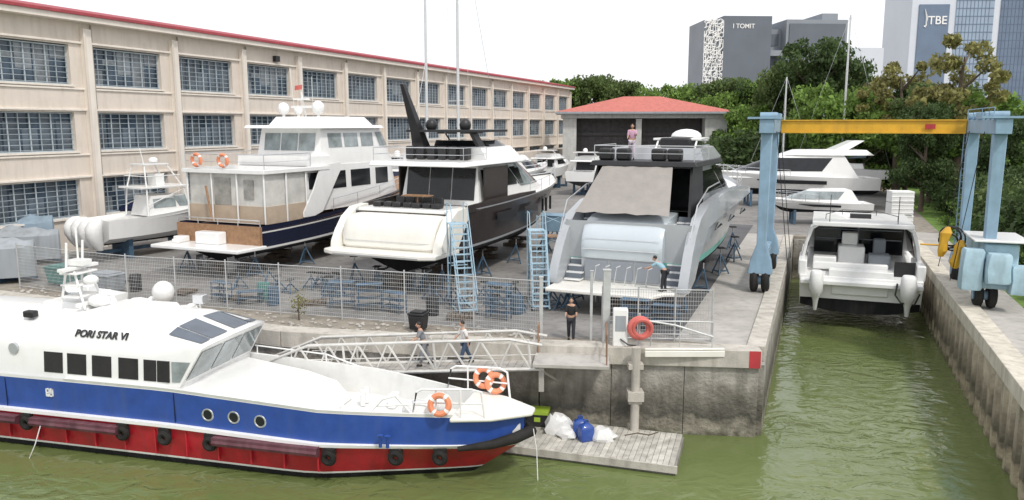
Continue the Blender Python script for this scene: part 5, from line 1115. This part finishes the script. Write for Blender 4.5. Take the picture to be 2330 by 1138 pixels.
    for f in feet: f=(f+sh)*k; mb.rings([[ (f.x+.045*s*k*math.cos(a),f.y+(.05+.125*math.sin(a)*s)*k,f.z-.085*k+z*k) for a in np.linspace(0,6.283,11)[:-1]] for z,s in ((0,1),(.05,1),(.09,.6))])
    part(mb,'shoe',[shoe],r)
    mb=MB(); mb.ell(tuple(hd+Vector((0,-.018,.028))*k),(.086*k,.1*k,.108*k),12,8,z0=-.25)
    if longhair: mb.rings([[tuple(hd+Vector((.085*s*math.cos(a),-.045+.06*s*math.sin(a),z))*k) for a in np.linspace(0,6.283,11)[:-1]] for z,s in ((.08,.8),(0,1.05),(-.12,1.1),(-.24,.8))])
    part(mb,'hair',[hair],r,sharp=80); return r
GREYS=mat('grey shirt',(.22,.23,.25),.9); DKP=mat('dark trousers',(.03,.032,.04),.9); WSH=mat('white shirt',(.74,.72,.70),.9); BLK=mat('black shirt',(.02,.02,.022),.9); DEN=mat('denim',(.05,.08,.14),.9); LBS=mat('light blue shirt',(.30,.47,.55),.9); PINK=mat('pink lilac shirt',(.55,.33,.45),.9); LIL=mat('pale lilac trousers',(.6,.52,.6),.9)
def gw(t): return tuple(GA+(GB-GA)*t+Vector((0,.1,.02)))
person(gw(.27),115,'person in white shirt walking along the gangway',WSH,DEN,lean=10,legs=((22,8),(-18,12)),arms=((-20,15),(25,25)))
person(gw(.41),100,'person in grey clothes leaning on the gangway rail',GREYS,GREYS,lean=18,legs=((14,6),(-14,14)),arms=((30,30),(20,30)))
person((2.35,30.6,.0),175,'person in black shirt standing at the gangway head',BLK,DKP,arms=((25,60),(20,55)),lean=5)
s=rad(-24.5)
def loc3(x,y,z,o=(4.6,35.0),a=s): return (o[0]+x*math.cos(a)-y*math.sin(a),o[1]+x*math.sin(a)+y*math.cos(a),z)
person(loc3(2.2,.45,1.18),60,'worker in light blue shirt bending over the yacht stern platform',LBS,DKP,lean=50,legs=((12,10),(4,8)),arms=((55,15),(50,10)))
person(loc3(-1.0,5.9,6.76),170,'person in pink and white standing on the flybridge',PINK,LIL,hair=BLK,arms=((35,70),(20,50)),h=1.72)
# ------------------------------------------------------------------ world, light, camera
W=bpy.data.worlds.new('World'); scene.world=W; W.use_nodes=True; nt=W.node_tree; bg=nt.nodes['Background']
sk=nt.nodes.new('ShaderNodeTexSky'); sk.sky_type='NISHITA'; sk.sun_disc=False; sk.sun_elevation=rad(52); sk.sun_rotation=rad(150); sk.dust_density=4; sk.air_density=1.2
mx=nt.nodes.new('ShaderNodeMix'); mx.data_type='RGBA'; mx.inputs[0].default_value=.86; mx.inputs[7].default_value=(9.8,9.9,10.2,1)
nt.links.new(sk.outputs[0],mx.inputs[6]); nt.links.new(mx.outputs[2],bg.inputs[0]); bg.inputs[1].default_value=.125
sl=bpy.data.lights.new('sun','SUN'); sl.energy=2.0; sl.angle=rad(6); sl.color=(1,.96,.89); so=bpy.data.objects.new('sun',sl); col.objects.link(so)
az=rad(150); el=rad(52); dr=Vector((math.sin(az)*math.cos(el),math.cos(az)*math.cos(el),math.sin(el))); so.rotation_euler=dr.to_track_quat('Z','Y').to_euler()
cam=bpy.data.cameras.new('camera'); co=bpy.data.objects.new('camera',cam); col.objects.link(co); co.location=(0,0,8.5); co.rotation_euler=(rad(90-8.97),0,0)
cam.sensor_width=36; cam.lens=27.81; cam.clip_end=6000; scene.camera=co
scene.view_settings.view_transform='Standard'; scene.view_settings.look='None'; scene.view_settings.exposure=0
